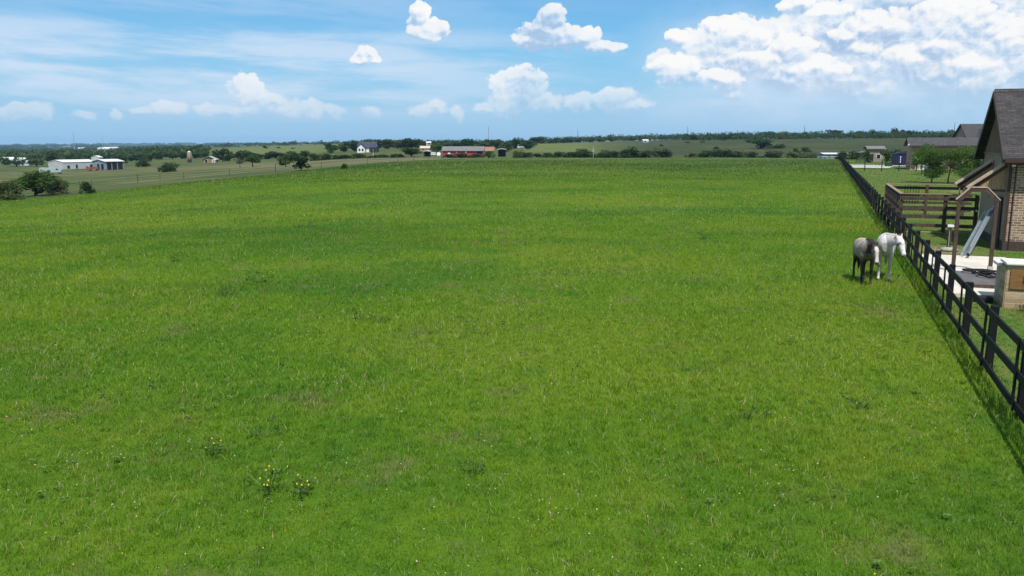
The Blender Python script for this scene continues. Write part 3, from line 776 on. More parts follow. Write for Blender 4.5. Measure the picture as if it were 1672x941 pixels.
# ------------------------------------------------------------------ brick barn with a gable of boards
def build_barn():
    root = thing('brick_barn', 'tan brick barn with wood boarded gable end and dark shingle roof at right edge', 'barn', uv(39.0, 4.07), YROT)
    U0, U1 = 0.0, 6.4; L = 15.0; EZ = 4.05; RZ = 6.62; UM = 3.2
    t = .22
    w = MB()
    w.box(0.0, L, 0, t, .42, EZ)                       # front (faces the camera)
    w.box(0.0, L, U1 - t, U1, .42, EZ)
    w.box(L - t, L, t, U1 - t, .42, EZ)
    w.build('brick_wall', M_BRICK, root)
    pl = MB(); pl.box(-.03, L, -.03, t + .02, -.3, .417); pl.box(-.03, L, U1 - t - .02, U1 + .03, -.3, .417); pl.box(-.03, t, t + .03, U1 - t - .03, -.3, .417)
    pl.build('dark_plinth', plain('dark_plinth', (.055, .04, .035), .9, .3), root)  # wall base coloured dark for the shadow along the barn's foot
    # gable: core wall, lap siding below, boards in the triangle
    core = MB(); core.prism([(t + .003, .42), (U1 - t - .003, .42), (U1 - t - .003, EZ), (U1 - .02, EZ), (UM, RZ - .03), (.02, EZ), (t + .003, EZ)], .015, .19, 'x')
    core.build('gable_wall', M_DARK, root)
    lap = MB()
    z = .42; k = 0
    while z < EZ - .01:
        z1 = min(z + .15, EZ)
        lap.add([(-.030, .0, z), (-.030, U1, z), (-.008, U1, z1), (-.008, 0, z1), (.01, 0, z), (.01, U1, z), (.01, U1, z1), (.01, 0, z1)],
                [(0, 1, 2, 3), (4, 7, 6, 5), (0, 4, 5, 1), (0, 3, 7, 4), (1, 5, 6, 2), (3, 2, 6, 7)])
        z = z1
    lap.build('lap_siding', M_LAP, root)
    bd = MB(); y = .06
    while y < U1 - .1:
        y1 = y + .185
        za = EZ + .012; f = lambda yy: EZ + (RZ - EZ) * (1 - abs(yy - UM) / UM) - .02
        if f(y) > za and f(y1) > za:
            bd.prism([(y, za), (y1 - .012, za), (y1 - .012, f(y1)), (y, f(y))], -.035, .012, 'x')
            bd.prism([(y1 - .035, za), (y1 + .02, za), (y1 + .02, max(za + .01, f(y1 + .02) - .02)), (y1 - .035, max(za + .01, f(y1 - .035) - .02))], -.055, -.036, 'x')
        y = y1
    bd.build('gable_boards', M_BOARD, root)
    MB().box(-.06, -.0, -.03, U1 + .03, EZ - .03, EZ + .05).build('belt_board', M_BOARD, root)
    MB().box(-.05, .07, -.03, -.002, .42, EZ - .04).build('corner_board', M_TRIM, root)
    MB().cyl((.20, -.04, .1), (.20, -.04, EZ - .25), .028, n=8).build('downpipe', M_TRIM, root)
    # roof
    ov, rk, th = .50, .37, .16
    sl = (RZ - EZ) / UM; up = .10
    roof = MB()
    ze = EZ - sl * ov + up
    roof.prism([(-ov, ze), (UM, RZ + up), (UM, RZ + up + th), (-ov, ze + th)], -rk, L + .4, 'x')
    roof.prism([(UM + .002, RZ + up), (U1 + ov, ze), (U1 + ov, ze + th), (UM + .002, RZ + up + th)], -rk, L + .4, 'x')
    r = roof.build('roof', M_SHINGLE, root)
    cap = MB()
    for k in range(40): cap.prism([(UM - .16, RZ + up + th - .10), (UM, RZ + up + th + .05), (UM + .16, RZ + up + th - .10), (UM, RZ + up + th + .02)], -rk + k * .3, -rk + k * .3 + .31, 'x')
    cap.build('ridge_cap', M_SHINGLE, r)
    fa = MB()
    for (ya, yb) in ((-ov, UM), (U1 + ov, UM)):
        fa.beam((-rk - .02, ya, ze + .03), (-rk - .02, yb, RZ + up + .03 + 0), .04, .24)
    fa.build('rake_board', M_TRIM, r)
    MB().box(-rk + .03, L + .4, -ov - .035, -ov - .003, ze - .10, ze + .12).build('fascia', M_TRIM, r)
    MB().box(-rk + .03, L + .4, -ov - .15, -ov - .04, ze - .02, ze + .10).build('gutter', M_TRIM, r)
    so_ = MB(); so_.box(-rk + .05, L, -ov + .02, -.012, ze - .03, ze - .005); so_.build('soffit', M_BOARD, r)
    fl = MB().cyl((.05, -.32, ze - .08), (.05, -.32, ze - .035), .07, .05, 10).cyl((.05, -.36, ze - .16), (.05, -.30, ze - .08), .085, .05, 10)
    fl.build('flood_lamp', M_WHITE, root, True)
    # stall door under the awning and a window further along the brick
    dr = MB().box(-.075, -.032, .75, 1.85, .1, 2.2).build('stall_door', M_TRIM, root)
    MB().box(-.095, -.077, .70, .82, .1, 2.25).box(-.095, -.077, 1.78, 1.90, .1, 2.25).box(-.095, -.077, .83, 1.77, 2.1, 2.25).build('door_frame', M_BROWN, dr)
    wn = MB().box(1.15, 2.35, -.035, -.003, 2.5, 3.62).build('window', M_GLASS, root)
    MB().box(1.05, 2.45, -.06, -.002, 3.63, 3.75).box(1.05, 2.45, -.07, -.002, 2.38, 2.49).box(1.05, 1.145, -.06, -.002, 2.495, 3.625).box(2.355, 2.45, -.06, -.002, 2.495, 3.625).build('frame', M_TRIM, wn)
    # awning: two boarded cheeks with sloping cap boards
    aw = link('awning', None, root)
    for y in (.35, 3.85):
        zt, zl, out = 3.76, 2.72, 1.40
        ck = MB(); n = 7
        for i in range(n):
            x0 = -.062 - (out - .12) * i / n; x1 = -.062 - (out - .12) * (i + 1) / n + .012
            top = lambda x: zt - .10 + (zt - zl) * (x / out)
            ck.prism([(x0, 2.58), (x1, 2.58), (x1, max(2.6, top(x1))), (x0, max(2.6, top(x0)))], y - .02, y + .02, 'y')
        ck.build('cheek', M_BOARD2, aw)
        MB().beam((-.062, y, zt), (-out - .12, y, zl - .085), .36, .085).build('cap_board', M_CAP, aw)
        MB().beam((-.08, y - .001, zt - .15), (-out - .02, y - .001, zl - .16), .09, .18).build('rafter', M_BROWN, aw)
        MB().beam((-.062, y, 2.53), (-out, y, 2.53), .10, .09).build('tie_beam', M_BROWN, aw)
        if y > 1: MB().box(-out + .06, -out + .11, y - .025, y + .025, -.05, 2.48).build('prop_post', M_BOARD, aw)
    return root
build_barn()

# ------------------------------------------------------------------ concrete pad, mat, post frame
def build_pad():
    root = yard_thing('concrete_pad', 'pale concrete pad beside the fence in front of the barn', 'concrete pad', 26.15, .6)
    tag(root, kind='thing')
    p = MB()
    poly = [(0, 0), (1.75, 0), (1.75, 1.3), (3.0, 1.3), (3.0, 9.6), (0, 9.6)]
    n = len(poly)
    p.add([(x, y, -.1) for x, y in poly] + [(x, y, .11) for x, y in poly], [tuple(range(n))[::-1], tuple(range(n, 2 * n))] + [(i, (i + 1) % n, n + (i + 1) % n, n + i) for i in range(n)])
    p.build('slab', M_CONC, root)
    j = MB()
    for y in (3.2, 6.4): j.box(.01, 2.99, y - .012, y + .012, .109, .113)
    j.build('joint', plain('joint_dark', (.25, .22, .19), .9, .2), root)
    mt = yard_thing('rubber_mat', 'large grey rubber mat on the concrete pad between the brown frame posts', 'mat', 27.55, 1.0)
    MB().box(0, 2.35, 0, 3.35, .115, .15).build('mat_sheet', M_MAT, mt)
    MB().box(-.02, 2.37, -.09, -.005, .112, .21).build('edge_timber', M_BROWN, mt)
build_pad()

def build_frame():
    root = yard_thing('post_frame', 'brown timber frame with two posts and chamfered top corners over the pad', 'timber frame', 31.0, 1.18)
    W_, Hh = 1.14, 3.02
    for x in (0, W_): 
        MB().box(x - .058, x + .058, -.058, .058, .1, 2.64).build('post', M_BROWN, root)
        MB().box(x - .08, x + .08, -.08, .08, .105, .17 if x == 0 else .34).build('post_base', M_BROWN if x == 0 else M_CONC, root)
    MB().beam((.30, 0, Hh - .07), (W_ - .30, 0, Hh - .07), .14, .14).build('header', M_BROWN, root)
    MB().beam((-.03, 0, 2.58), (.36, 0, Hh - .055), .138, .14).build('brace', M_BROWN, root)
    MB().beam((W_ + .03, 0, 2.58), (W_ - .36, 0, Hh - .055), .138, .14).build('brace', M_BROWN, root)
    cp = MB().beam((.33, 0, Hh + .016), (W_ - .33, 0, Hh + .016), .17, .03).beam((-.10, 0, 2.61), (.31, 0, Hh + .01), .17, .03).beam((W_ + .10, 0, 2.61), (W_ - .31, 0, Hh + .01), .17, .03)
    cp.build('cap_strip', M_CAP, root)
build_frame()

def build_ladder():
    a = uv(35.0, 2.05, .12); b = uv(41.0, 3.80, 1.62)
    root = thing('ladder', 'long silver aluminium ladder leaning from the pad against the barn wall', 'ladder', a)
    d = (b - a); L = d.length; d.normalize()
    sd = d.cross(Vector((0, 0, 1))).normalized() ; nr = sd.cross(d).normalized()
    tilt = Matrix.Rotation(R_(-38), 3, d); sd = tilt @ sd; nr = tilt @ nr
    for s in (-1, 1):
        MB().beam(sd * (s * .21), d * L + sd * (s * .21), .03, .09, nr).build('side_rail', M_ALU, root)
        MB().beam(d * .9 + sd * (s * .16) + nr * .06, d * (L * .9) + sd * (s * .16) + nr * .06, .03, .08, nr).build('side_rail', M_ALU, root)
        MB().beam(sd * (s * .21) - d * .03, sd * (s * .21) + d * .06, .06, .11, nr).build('foot', M_DARK, root)
    k = .3
    while k < L - .1:
        MB().cyl(d * k - sd * .2, d * k + sd * .2, .017, n=6).build('rung', M_ALU, root); k += .3
    return root
build_ladder()

def build_trough_post():
    root = yard_thing('hydrant_post', 'short dark post with a pale cap standing on bare dirt behind the frame', 'post', 38.55, 1.95)
    MB().box(-.07, .07, -.07, .07, -.05, .98).build('post', M_BROWN, root)
    MB().box(-.10, .13, -.10, .10, .985, 1.08).cyl((.13, 0, 1.03), (.22, 0, 1.0), .02, n=6).build('cap', M_WHITE, root)
    MB().cyl((-.02, -.11, 0), (-.02, -.11, .8), .02, n=6).build('pipe', M_GALV, root)
    rk = yard_thing('stone', 'flat grey stone lying on the dirt at the foot of the short post', 'stone', 38.0, 1.9)
    bm = bmesh.new(); bmesh.ops.create_icosphere(bm, subdivisions=2, radius=.28)
    rr = random.Random(4)
    for v in bm.verts: v.co = Vector((v.co.x * 1.3, v.co.y, v.co.z * .45 + .06)) * (1 + rr.uniform(-.12, .12))
    me = D.meshes.new('stone_body'); bm.to_mesh(me); bm.free(); me.materials.append(M_PLASTER); link('stone_body', me, rk)
build_trough_post()

def build_hose():
    root = yard_thing('hose_heap', 'heap of dark rubber hose dropped on the mat at the right frame post', 'hose', 29.6, 2.35)
    rng = random.Random(8)
    mb = MB(); n = 110; prev = None
    for i in range(n):
        t_ = i / (n - 1); a = t_ * 30; r = .22 + .18 * math.sin(t_ * 9) + rng.uniform(-.012, .012)
        q = Vector((math.cos(a) * r - .25 + .7 * t_ * (.5 - t_), math.sin(a) * r * 1.2 + 1.1 * t_, .19 + .12 * abs(math.sin(a * .7)) * (1 - .6 * t_)))
        if prev is not None: mb.cyl(prev, q, .034, n=7)
        prev = q
    mb.build('hose_coil', M_DARK, root, True)
build_hose()

# ------------------------------------------------------------------ stone outdoor counter at the frame edge
def build_counter():
    root = yard_thing('stone_counter', 'stone outdoor counter with white top and orange cedar door at right edge', 'counter', 24.75, 1.68)
    b = MB(); b.box(.0, 3.2, 0, .74, -.1, 1.20); b.build('stone_base', M_STONE, root)
    MB().box(-.028, -.003, .02, .735, -.05, 1.15).build('side_face', M_STONE, root)
    w2 = MB().box(-.002, .60, .745, 1.5, -.05, 1.05).build('back_wing', M_PLASTER, root)
    def slab(x0, x1, y0, y1, z0, z1, par, name='worktop'):
        o = MB().box(x0, x1, y0, y1, z0, z1).build(name, M_WHITE, par)
        v = o.modifiers.new('round', 'BEVEL'); v.width = .035; v.segments = 3
        return o
    slab(-.06, 3.3, -.08, .80, 1.203, 1.30, root); slab(-.10, .66, .805, 1.57, 1.053, 1.16, w2, 'wing_top')
    d = MB(); poly = [(.08, .55), (.46, .55), (.56, .82), (.46, 1.10), (.08, 1.10)]
    d.prism(poly, -.035, -.003, 'y'); dd = d.build('cedar_door', M_CEDAR, root)
    MB().box(.40, .43, -.06, -.036, .74, .90).build('handle', M_TRIM, dd)
    bl = yard_thing('black_block', 'low black block on the edge of the pad beside the stone counter', 'block', 25.55, 1.25)
    o = MB().box(-.2, .28, -.16, .16, -.02, .17).build('block_body', M_DARK, bl); v = o.modifiers.new('round', 'BEVEL'); v.width = .03; v.segments = 2
build_counter()

# ------------------------------------------------------------------ brown pen of heavy rails
def build_pen():
    root = yard_thing('livestock_pen', 'brown wooden pen of wide rails between the black fence and the barn', 'pen', 46.0, .55)
    # local: x = v - .55, y = u - 46 ; near side y=0, far side y=11
    H_ = 1.95; LX, LY = 4.15, 11.2
    def post(x, y, h=H_, s=.085): return MB().box(x - s, x + s, y - s, y + s, -.05, h).build('post', M_BROWN, root)
    rails = (.38, .82, 1.28, 1.74)
    for x in (0, 2.05, 3.45): post(x, 0)
    for x in (0, 2.3, 4.4): post(x, LY)
    for k in range(1, 6): post(0, LY * k / 6)
    for h in rails:
        MB().box(.0, LX - .6, -.13, -.09, h - .085, h + .085).build('rail', M_BROWN, root)
        MB().box(0, 4.9, LY + .09, LY + .13, h - .085, h + .085).build('rail', M_BROWN, root)
        MB().box(-.13, -.09, 0, LY, h - .085, h + .085).build('rail', M_BROWN, root)
    MB().box(-.12, LX - .7, -.13, .07, H_ + .003, H_ + .045).build('cap_rail', M_BOARD, root)
    MB().box(-.12, .08, .075, LY - .09, H_ + .003, H_ + .045).build('cap_rail', M_BOARD, root)
    MB().box(-.12, 4.9, LY - .08, LY + .1, H_ + .003, H_ + .045).build('cap_rail', M_BOARD, root)
    MB().box(.1, 2.0, -.10, -.06, .02, .06).build('base_strip', M_CAP, root)
    # small gate with upright bars on the far side
    g = MB()
    for k in range(6): g.cyl((1.05 + k * .16, LY + .06, .75), (1.05 + k * .16, LY + .06, 1.9), .02, n=6)
    g.cyl((1.0, LY + .06, 1.35), (1.95, LY + .06, 1.35), .025, n=6)
    g.build('barred_panel', M_DARK, root)
    tie = MB().cyl((3.45, -.13, 1.18), (3.45, -.2, 1.18), .05, n=8).build('tie_ring', M_WHITE, root)
build_pen()
# ------------------------------------------------------------------ horses
def loft(bm, secs, n=16, lat=None):
    """secs: (centre, lateral half width, other half width[, lateral dir]); one closed tube through the sections"""
    P = [Vector(s[0]) for s in secs]; rings = []
    for i, s in enumerate(secs):
        t_ = (P[min(i + 1, len(P) - 1)] - P[max(i - 1, 0)]).normalized()
        l_ = Vector(s[3]) if len(s) > 3 else Vector(lat or (0, 1, 0))
        l_ = (l_ - t_ * l_.dot(t_)).normalized(); o_ = t_.cross(l_).normalized()
        rings.append([bm.verts.new(P[i] + l_ * (s[1] * math.cos(a)) + o_ * (s[2] * math.sin(a))) for a in [2 * math.pi * k / n for k in range(n)]])
    for a, b in zip(rings[:-1], rings[1:]):
        for k in range(n): bm.faces.new((a[k], a[(k + 1) % n], b[(k + 1) % n], b[k]))
    bm.faces.new(rings[0][::-1]); bm.faces.new(rings[-1])

def bez(p0, p1, p2, t_): return p0 * (1 - t_) ** 2 + p1 * (2 * t_ * (1 - t_)) + p2 * t_ ** 2

def horse(name, label, loc, rz, scale, poll, muzzle, coat, hair, pose, mane_n=46):
    root = thing(name, label, 'horse', loc, rz); root.scale = (scale,) * 3
    bm = bmesh.new()
    loft(bm, [((-.80, 0, 1.20), .05, .07), ((-.75, 0, 1.15), .17, .19), ((-.62, 0, 1.14), .255, .27), ((-.42, 0, 1.12), .28, .305), ((-.15, 0, 1.07), .295, .31),
              ((.12, 0, 1.045), .29, .325), ((.35, 0, 1.09), .255, .355), ((.50, 0, 1.12), .23, .35), ((.63, 0, 1.10), .195, .27), ((.73, 0, 1.08), .11, .16)], 20)
    poll = Vector(poll); mz = Vector(muzzle)
    # neck
    a0 = Vector((.44, 0, 1.20)); mid = Vector((.44 + (poll.x - .44) * .55, poll.y * .30, max(1.30, 1.2 + (poll.z - 1.2) * .45) + .03))
    ns = []
    for k in range(7):
        q = k / 6; c = bez(a0, mid, poll + Vector((-.02, 0, -.05)), q)
        ns.append((c, .165 + (.085 - .165) * q ** .8, .285 + (.125 - .285) * q ** .85))
    loft(bm, ns, 16)
    neck = [s[0] for s in ns]; nr_ = [s[2] for s in ns]
    # head
    hd = (mz - poll).normalized(); lat = Vector((-hd.y, hd.x, 0))
    if lat.length < .2: lat = Vector((0, 1, 0))
    hx, hy = hd.x, hd.y
    fw = Vector((hx, hy, 0)).normalized() if math.hypot(hx, hy) > .05 else Vector((1, 0, 0))
    lat = Vector((-fw.y, fw.x, 0)); fr = hd.cross(lat) * -1
    fr = lat.cross(hd) if lat.cross(hd).dot(fw) > 0 else hd.cross(lat)
    HL = (mz - poll).length
    def hp(q, f=0.0, l=0.0): return poll + hd * (HL * q) + fr * f + lat * l
    loft(bm, [(hp(-.10, -.02), .06, .07, lat), (hp(.02, .0), .094, .128, lat), (hp(.22, .012), .114, .150, lat), (hp(.36, .010), .116, .152, lat), (hp(.55, .012), .086, .112, lat),
              (hp(.74, .018), .068, .082, lat), (hp(.90, .018), .068, .074, lat), (hp(.98, .010), .060, .060, lat), (hp(1.02, .0), .035, .035, lat)], 14)
    for s in (-1, 1):                                                # eye sockets and ears
        e = hp(.33, .06, s * .100); loft(bm, [(e - hd * .04, .012, .012), (e, .024, .028), (e + hd * .04, .012, .012)], 8)
        b0 = hp(-.02, .02, s * .055); tip = b0 - hd * .12 + fr * .02 + lat * (s * .045) + Vector((0, 0, .05))
        loft(bm, [(b0, .034, .028, lat), (b0.lerp(tip, .4), .038, .026, lat), (b0.lerp(tip, .8), .022, .018, lat), (tip, .009, .009, lat)], 8)
    # legs
    for s, (df, dh) in zip((-1, 1), pose):
        y = s * .15
        loft(bm, [((.48, y * .8, 1.12), .10, .17), ((.50, y, .93), .095, .135), ((.47 + df * .2, y * 1.05, .78), .07, .09), ((.47 + df * .5, y, .56), .052, .062), ((.48 + df * .6, y, .475), .052, .058), ((.475 + df * .7, y, .42), .040, .045),
                  ((.47 + df * .85, y, .28), .034, .040), ((.47 + df, y, .185), .042, .048), ((.485 + df, y, .12), .036, .040), ((.51 + df, y, .065), .046, .052), ((.53 + df, y, .0), .060, .068)], 12)
        loft(bm, [((-.54, y * .7, 1.16), .13, .21), ((-.52, y, .98), .125, .20), ((-.47, y * 1.1, .82), .095, .145), ((-.56 + dh * .3, y * 1.05, .66), .065, .088), ((-.68 + dh * .6, y, .545), .048, .066), ((-.70 + dh * .7, y, .49), .046, .058),
                  ((-.69 + dh * .8, y, .40), .038, .046), ((-.68 + dh * .9, y, .27), .034, .041), ((-.67 + dh, y, .185), .042, .047), ((-.655 + dh, y, .12), .036, .040), ((-.63 + dh, y, .065), .046, .052), ((-.615 + dh, y, 0), .058, .066)], 12)
    bmesh.ops.recalc_face_normals(bm, faces=bm.faces)
    me = D.meshes.new(name + '_body'); bm.to_mesh(me); bm.free()
    o = link('horse_body', me)
    rm = o.modifiers.new('r', 'REMESH'); rm.mode = 'VOXEL'; rm.voxel_size = .0125; rm.use_smooth_shade = True
    sm = o.modifiers.new('s', 'SMOOTH'); sm.factor = .5; sm.iterations = 6
    bpy.context.view_layer.update()
    dg = bpy.context.evaluated_depsgraph_get()
    me2 = D.meshes.new_from_object(o.evaluated_get(dg)); o.modifiers.clear(); o.data = me2; D.meshes.remove(me)
    me2.polygons.foreach_set('use_smooth', [True] * len(me2.polygons))
    n = len(me2.vertices); co = np.empty(n * 3, np.float32); me2.vertices.foreach_get('co', co); co = co.reshape(-1, 3)
    hq = ((co - np.array(poll)) @ np.array(hd)) / HL; hl = (co - np.array(poll)) @ np.array(lat); hf = (co - np.array(poll)) @ np.array(fr)
    dist = np.linalg.norm(co - np.array(hp(.5)), axis=1)
    head = (dist < .46) & (hq > -.32)
    colr = coat(co, head, hq, hl, hf)
    ca = me2.color_attributes.new('coat', 'FLOAT_COLOR', 'POINT')
    ca.data.foreach_set('color', np.concatenate([colr, np.ones((n, 1))], 1).astype(np.float32).ravel())
    m, t = material(name + '_coat')
    cc = t.attr('coat', 'Color')
    cc = t.mix(1.0, cc, t.ramp(t.noise(t.obj, 14, 5, .65), [(.3, .68), (.7, 1.2)]), 'MULTIPLY')
    t._in(t.b.inputs['Base Color'], cc); t.b.inputs['Roughness'].default_value = .62; t.b.inputs['Specular IOR Level'].default_value = .3
    t._in(t.b.inputs['Normal'], t.bump(t.noise(t.vmath('MULTIPLY', t.obj, (30, 60, 30)), 2, 3, .6), .003, .5))
    me2.materials.append(m); o.parent = root
    for s in (-1, 1):
        b = bmesh.new(); bmesh.ops.create_uvsphere(b, u_segments=10, v_segments=8, radius=.030); em = D.meshes.new('eye'); b.to_mesh(em); b.free()
        em.materials.append(M_EYE); eo = link('eye', em, root); eo.location = hp(.33, .062, s * .112)
        nb = MB(); q = hp(.965, .045, s * .030); nb.cyl(q, q + fr * .018 + lat * (s * .008), .014, .008, 8); nb.build('nostril', M_EYE, root)
    # mane: tapering locks hung along the crest
    rng = random.Random(len(name) * 7)
    mh = plain(name + '_hair', hair, .7, .35, 12)
    mb = MB()
    side = pose[0][2] if len(pose[0]) > 2 else 1
    for k in range(mane_n):
        q = k / (mane_n - 1) * 5.6 + .3; i = int(q); fr_ = q - i
        c = neck[i].lerp(neck[min(i + 1, 6)], fr_); rr = nr_[i] + (nr_[min(i + 1, 6)] - nr_[i]) * fr_
        tg = (neck[min(i + 1, 6)] - neck[i]).normalized(); up = Vector((0, 1, 0)).cross(tg); up = up if up.z > 0 else -up
        up = (up - tg * up.dot(tg)).normalized()
        p = c + up * (rr * .97); sd_ = 1 if rng.random() < .75 else -1
        lt = Vector((0, 1, 0)) * sd_
        p1 = p + lt * .075 - up * .03 + tg * rng.uniform(-.03, .03); p2 = p + lt * .115 - up * (rng.uniform(.13, .24)) + tg * rng.uniform(-.05, .05)
        mb.cyl(p - up * .02, p + up * .015 + lt * .03, .022, .022, 6); mb.cyl(p + up * .015 + lt * .03, p1, .022, .017, 6); mb.cyl(p1, p2, .017, .003, 6)
    for k in range(7):
        p = hp(-.04, .06, rng.uniform(-.035, .035)); mb.cyl(p, p + hd * rng.uniform(.1, .2) + fr * .05, .02, .004, 6)
    mb.build('mane', mh, root, True)
    tb = bmesh.new(); tl_ = [((-.76, 0, 1.26), .04, .045), ((-.83, 0, 1.22), .05, .06), ((-.88, 0, 1.08), .065, .075), ((-.89, .01, .85), .075, .085), ((-.87, .02, .62), .065, .075), ((-.86, .02, .42), .035, .045), ((-.85, .02, .32), .01, .012)]
    loft(tb, tl_, 12); tm = D.meshes.new('tail'); tb.to_mesh(tm); tb.free(); tm.materials.append(mh); tm.polygons.foreach_set('use_smooth', [True] * len(tm.polygons)); link('tail', tm, root)
    return root
M_EYE = plain('eye_dark', (.012, .009, .008), .15, .2, spec=.6)

def lerpc(c, col, w): return c * (1 - w[:, None]) + np.array(col)[None] * w[:, None]
def coat_grey(co, head, hq, hl, hf):
    n = len(co); c = np.tile(np.array([.27, .21, .172]), (n, 1))
    z = co[:, 2]
    nz = wob(co[:, 0] * 3, co[:, 2] * 3 + co[:, 1] * 2, 2.2, 4)
    c = lerpc(c, (.40, .33, .285), smooth(1.15, 1.42, z) * .8)
    c = lerpc(c, (.16, .12, .10), smooth(-.05, .5, nz) * .5)
    leg = (1 - smooth(.72, .98, z + nz * .05)) * (1 - head)
    c = lerpc(c, (.016, .013, .012), leg)
    c = lerpc(c, (.11, .085, .07), smooth(.54, .72, co[:, 0]) * (1 - head) * .8)
    hh = head.astype(float)
    c = lerpc(c, (.045, .034, .030), hh)
    wd = .030 + .030 * np.exp(-((hq - .30) / .18) ** 2) + .020 * smooth(.6, .85, hq)
    blaze = hh * smooth(.0, .12, hq) * (1 - smooth(.88, .97, hq)) * (1 - smooth(0, .03, np.abs(hl) - wd)) * smooth(-.02, .03, hf)
    c = lerpc(c, (.56, .51, .46), blaze)
    c = lerpc(c, (.20, .165, .145), hh * (1 - blaze) * smooth(.10, .3, hq) * (1 - smooth(.5, .8, hq)) * .8)
    eye = np.exp(-(((hq - .33) / .07) ** 2 + ((np.abs(hl) - .09) / .035) ** 2)) * hh
    c = lerpc(c, (.02, .016, .014), np.clip(eye * 1.3, 0, 1))
    c = lerpc(c, (.03, .025, .024), hh * smooth(.93, 1.0, hq))
    c = lerpc(c, (.015, .012, .011), hh * (1 - smooth(-.12, -.02, hq)))
    return c
def coat_white(co, head, hq, hl, hf):
    n = len(co); c = np.tile(np.array([.60, .575, .54]), (n, 1)); z = co[:, 2]
    nz = wob(co[:, 0] * 3, co[:, 2] * 3 + co[:, 1] * 2, 2.0, 14)
    c = lerpc(c, (.36, .32, .28), smooth(.1, .6, nz) * .6)
    nz2 = wob(co[:, 0] * 9, co[:, 2] * 9 + co[:, 1] * 7, 2.0, 24)
    c = lerpc(c, (.40, .37, .34), smooth(.1, .5, nz2) * .35 * (1 - head) * smooth(.6, .9, z))
    low = (1 - smooth(.55, .95, z)) * (1 - head)
    c = lerpc(c, (.40, .34, .29), low * .75)
    knee = np.exp(-((z - .47) / .07) ** 2) * (co[:, 0] > .3) * (co[:, 1] < 0)
    c = lerpc(c, (.045, .038, .034), knee * .9)
    c = lerpc(c, (.17, .14, .12), np.exp(-((z - .33) / .07) ** 2) * (co[:, 0] > .3) * (co[:, 1] < 0) * .7)
    c = lerpc(c, (.62, .58, .53), (1 - smooth(.20, .26, z)) * .9)
    c = lerpc(c, (.10, .085, .075), (1 - smooth(.05, .075, z)))
    hh = head.astype(float)
    c = lerpc(c, (.66, .63, .60), hh)
    eye = np.exp(-(((hq - .33) / .075) ** 2 + ((np.abs(hl) - .09) / .04) ** 2)) * hh
    c = lerpc(c, (.06, .05, .048), np.clip(eye * 1.2, 0, .9))
    c = lerpc(c, (.13, .10, .095), hh * smooth(.84, .97, hq))
    c = lerpc(c, (.50, .36, .29), hh * (1 - smooth(-.14, -.04, hq)) * .8)
    return c
horse('grey_horse', 'smaller brown-grey horse with black legs and a white face in the field', (11.60, 27.0, 0), math.atan2(-.98, -.20), 1.0, (.98, .08, 1.28), (1.22, .13, .76), coat_grey, (.020, .016, .014), ((.04, -.06), (-.03, .08)))
horse('white_horse', 'taller white horse by the black fence with its head turned towards the rails', (12.63, 27.75, 0), math.atan2(-.907, -.42), 1.06, (.96, .36, 1.37), (1.27, .53, .86), coat_white, (.40, .34, .28), ((-.02, .05), (.05, -.05)))
# ------------------------------------------------------------------ trees
LM_DARK = leaf_mat('leaves_dark', (.026, .052, .014), (.046, .084, .020), (.082, .128, .030))
LM_MID = leaf_mat('leaves_mid', (.034, .070, .015), (.064, .114, .022), (.110, .165, .034))
LM_PALE = leaf_mat('leaves_pale', (.055, .085, .024), (.10, .135, .042), (.165, .195, .07))
LM_YOUNG = leaf_mat('leaves_young', (.044, .090, .016), (.080, .155, .026), (.140, .225, .042), .45)
LM_OLIVE = leaf_mat('leaves_olive', (.054, .080, .022), (.095, .125, .036), (.15, .18, .058))
LM_RUST = leaf_mat('leaves_rust', (.06, .040, .026), (.105, .075, .050), (.16, .12, .085), .15)
M_BARK = plain('bark', (.075, .058, .044), .95, .35, 9, bumpd=.01)

def leaf_cloud(rng, lobes, n, size, droop=.0):
    """quads scattered through overlapping lobes, thinner towards the middle; returns verts, tint"""
    w = np.array([l[1][0] * l[1][1] * l[1][2] for l in lobes]) ** .67; w /= w.sum()
    k = rng.choice(len(lobes), n, p=w)
    c = np.array([l[0] for l in lobes])[k]; r = np.array([l[1] for l in lobes])[k]
    d = rng.normal(size=(n, 3)); d /= np.linalg.norm(d, axis=1)[:, None]
    rad = rng.uniform(.25, 1.0, n) ** .45 * rng.uniform(.86, 1.14, n)
    p = c + d * r * rad[:, None]
    nrm = d * .7 + rng.normal(size=(n, 3)) * .75 + np.array([0, 0, .25]); nrm /= np.linalg.norm(nrm, axis=1)[:, None]
    a = np.cross(nrm, rng.normal(size=(n, 3))); a /= np.linalg.norm(a, axis=1)[:, None]
    b = np.cross(nrm, a)
    s = size * rng.uniform(.55, 1.35, n)[:, None]
    q = np.stack([p - a * s * .9, p - b * s * .45 + nrm * s * .15, p + a * s * .9 - np.array([0, 0, droop]) * s, p + b * s * .45 + nrm * s * .15], 1)
    lt = rng.uniform(0, 1, len(lobes))[k]
    tint = np.clip(.5 + (lt - .5) * .5 + rng.normal(0, .20, n), 0, 1)
    return q.reshape(-1, 3), np.repeat(tint, 4)

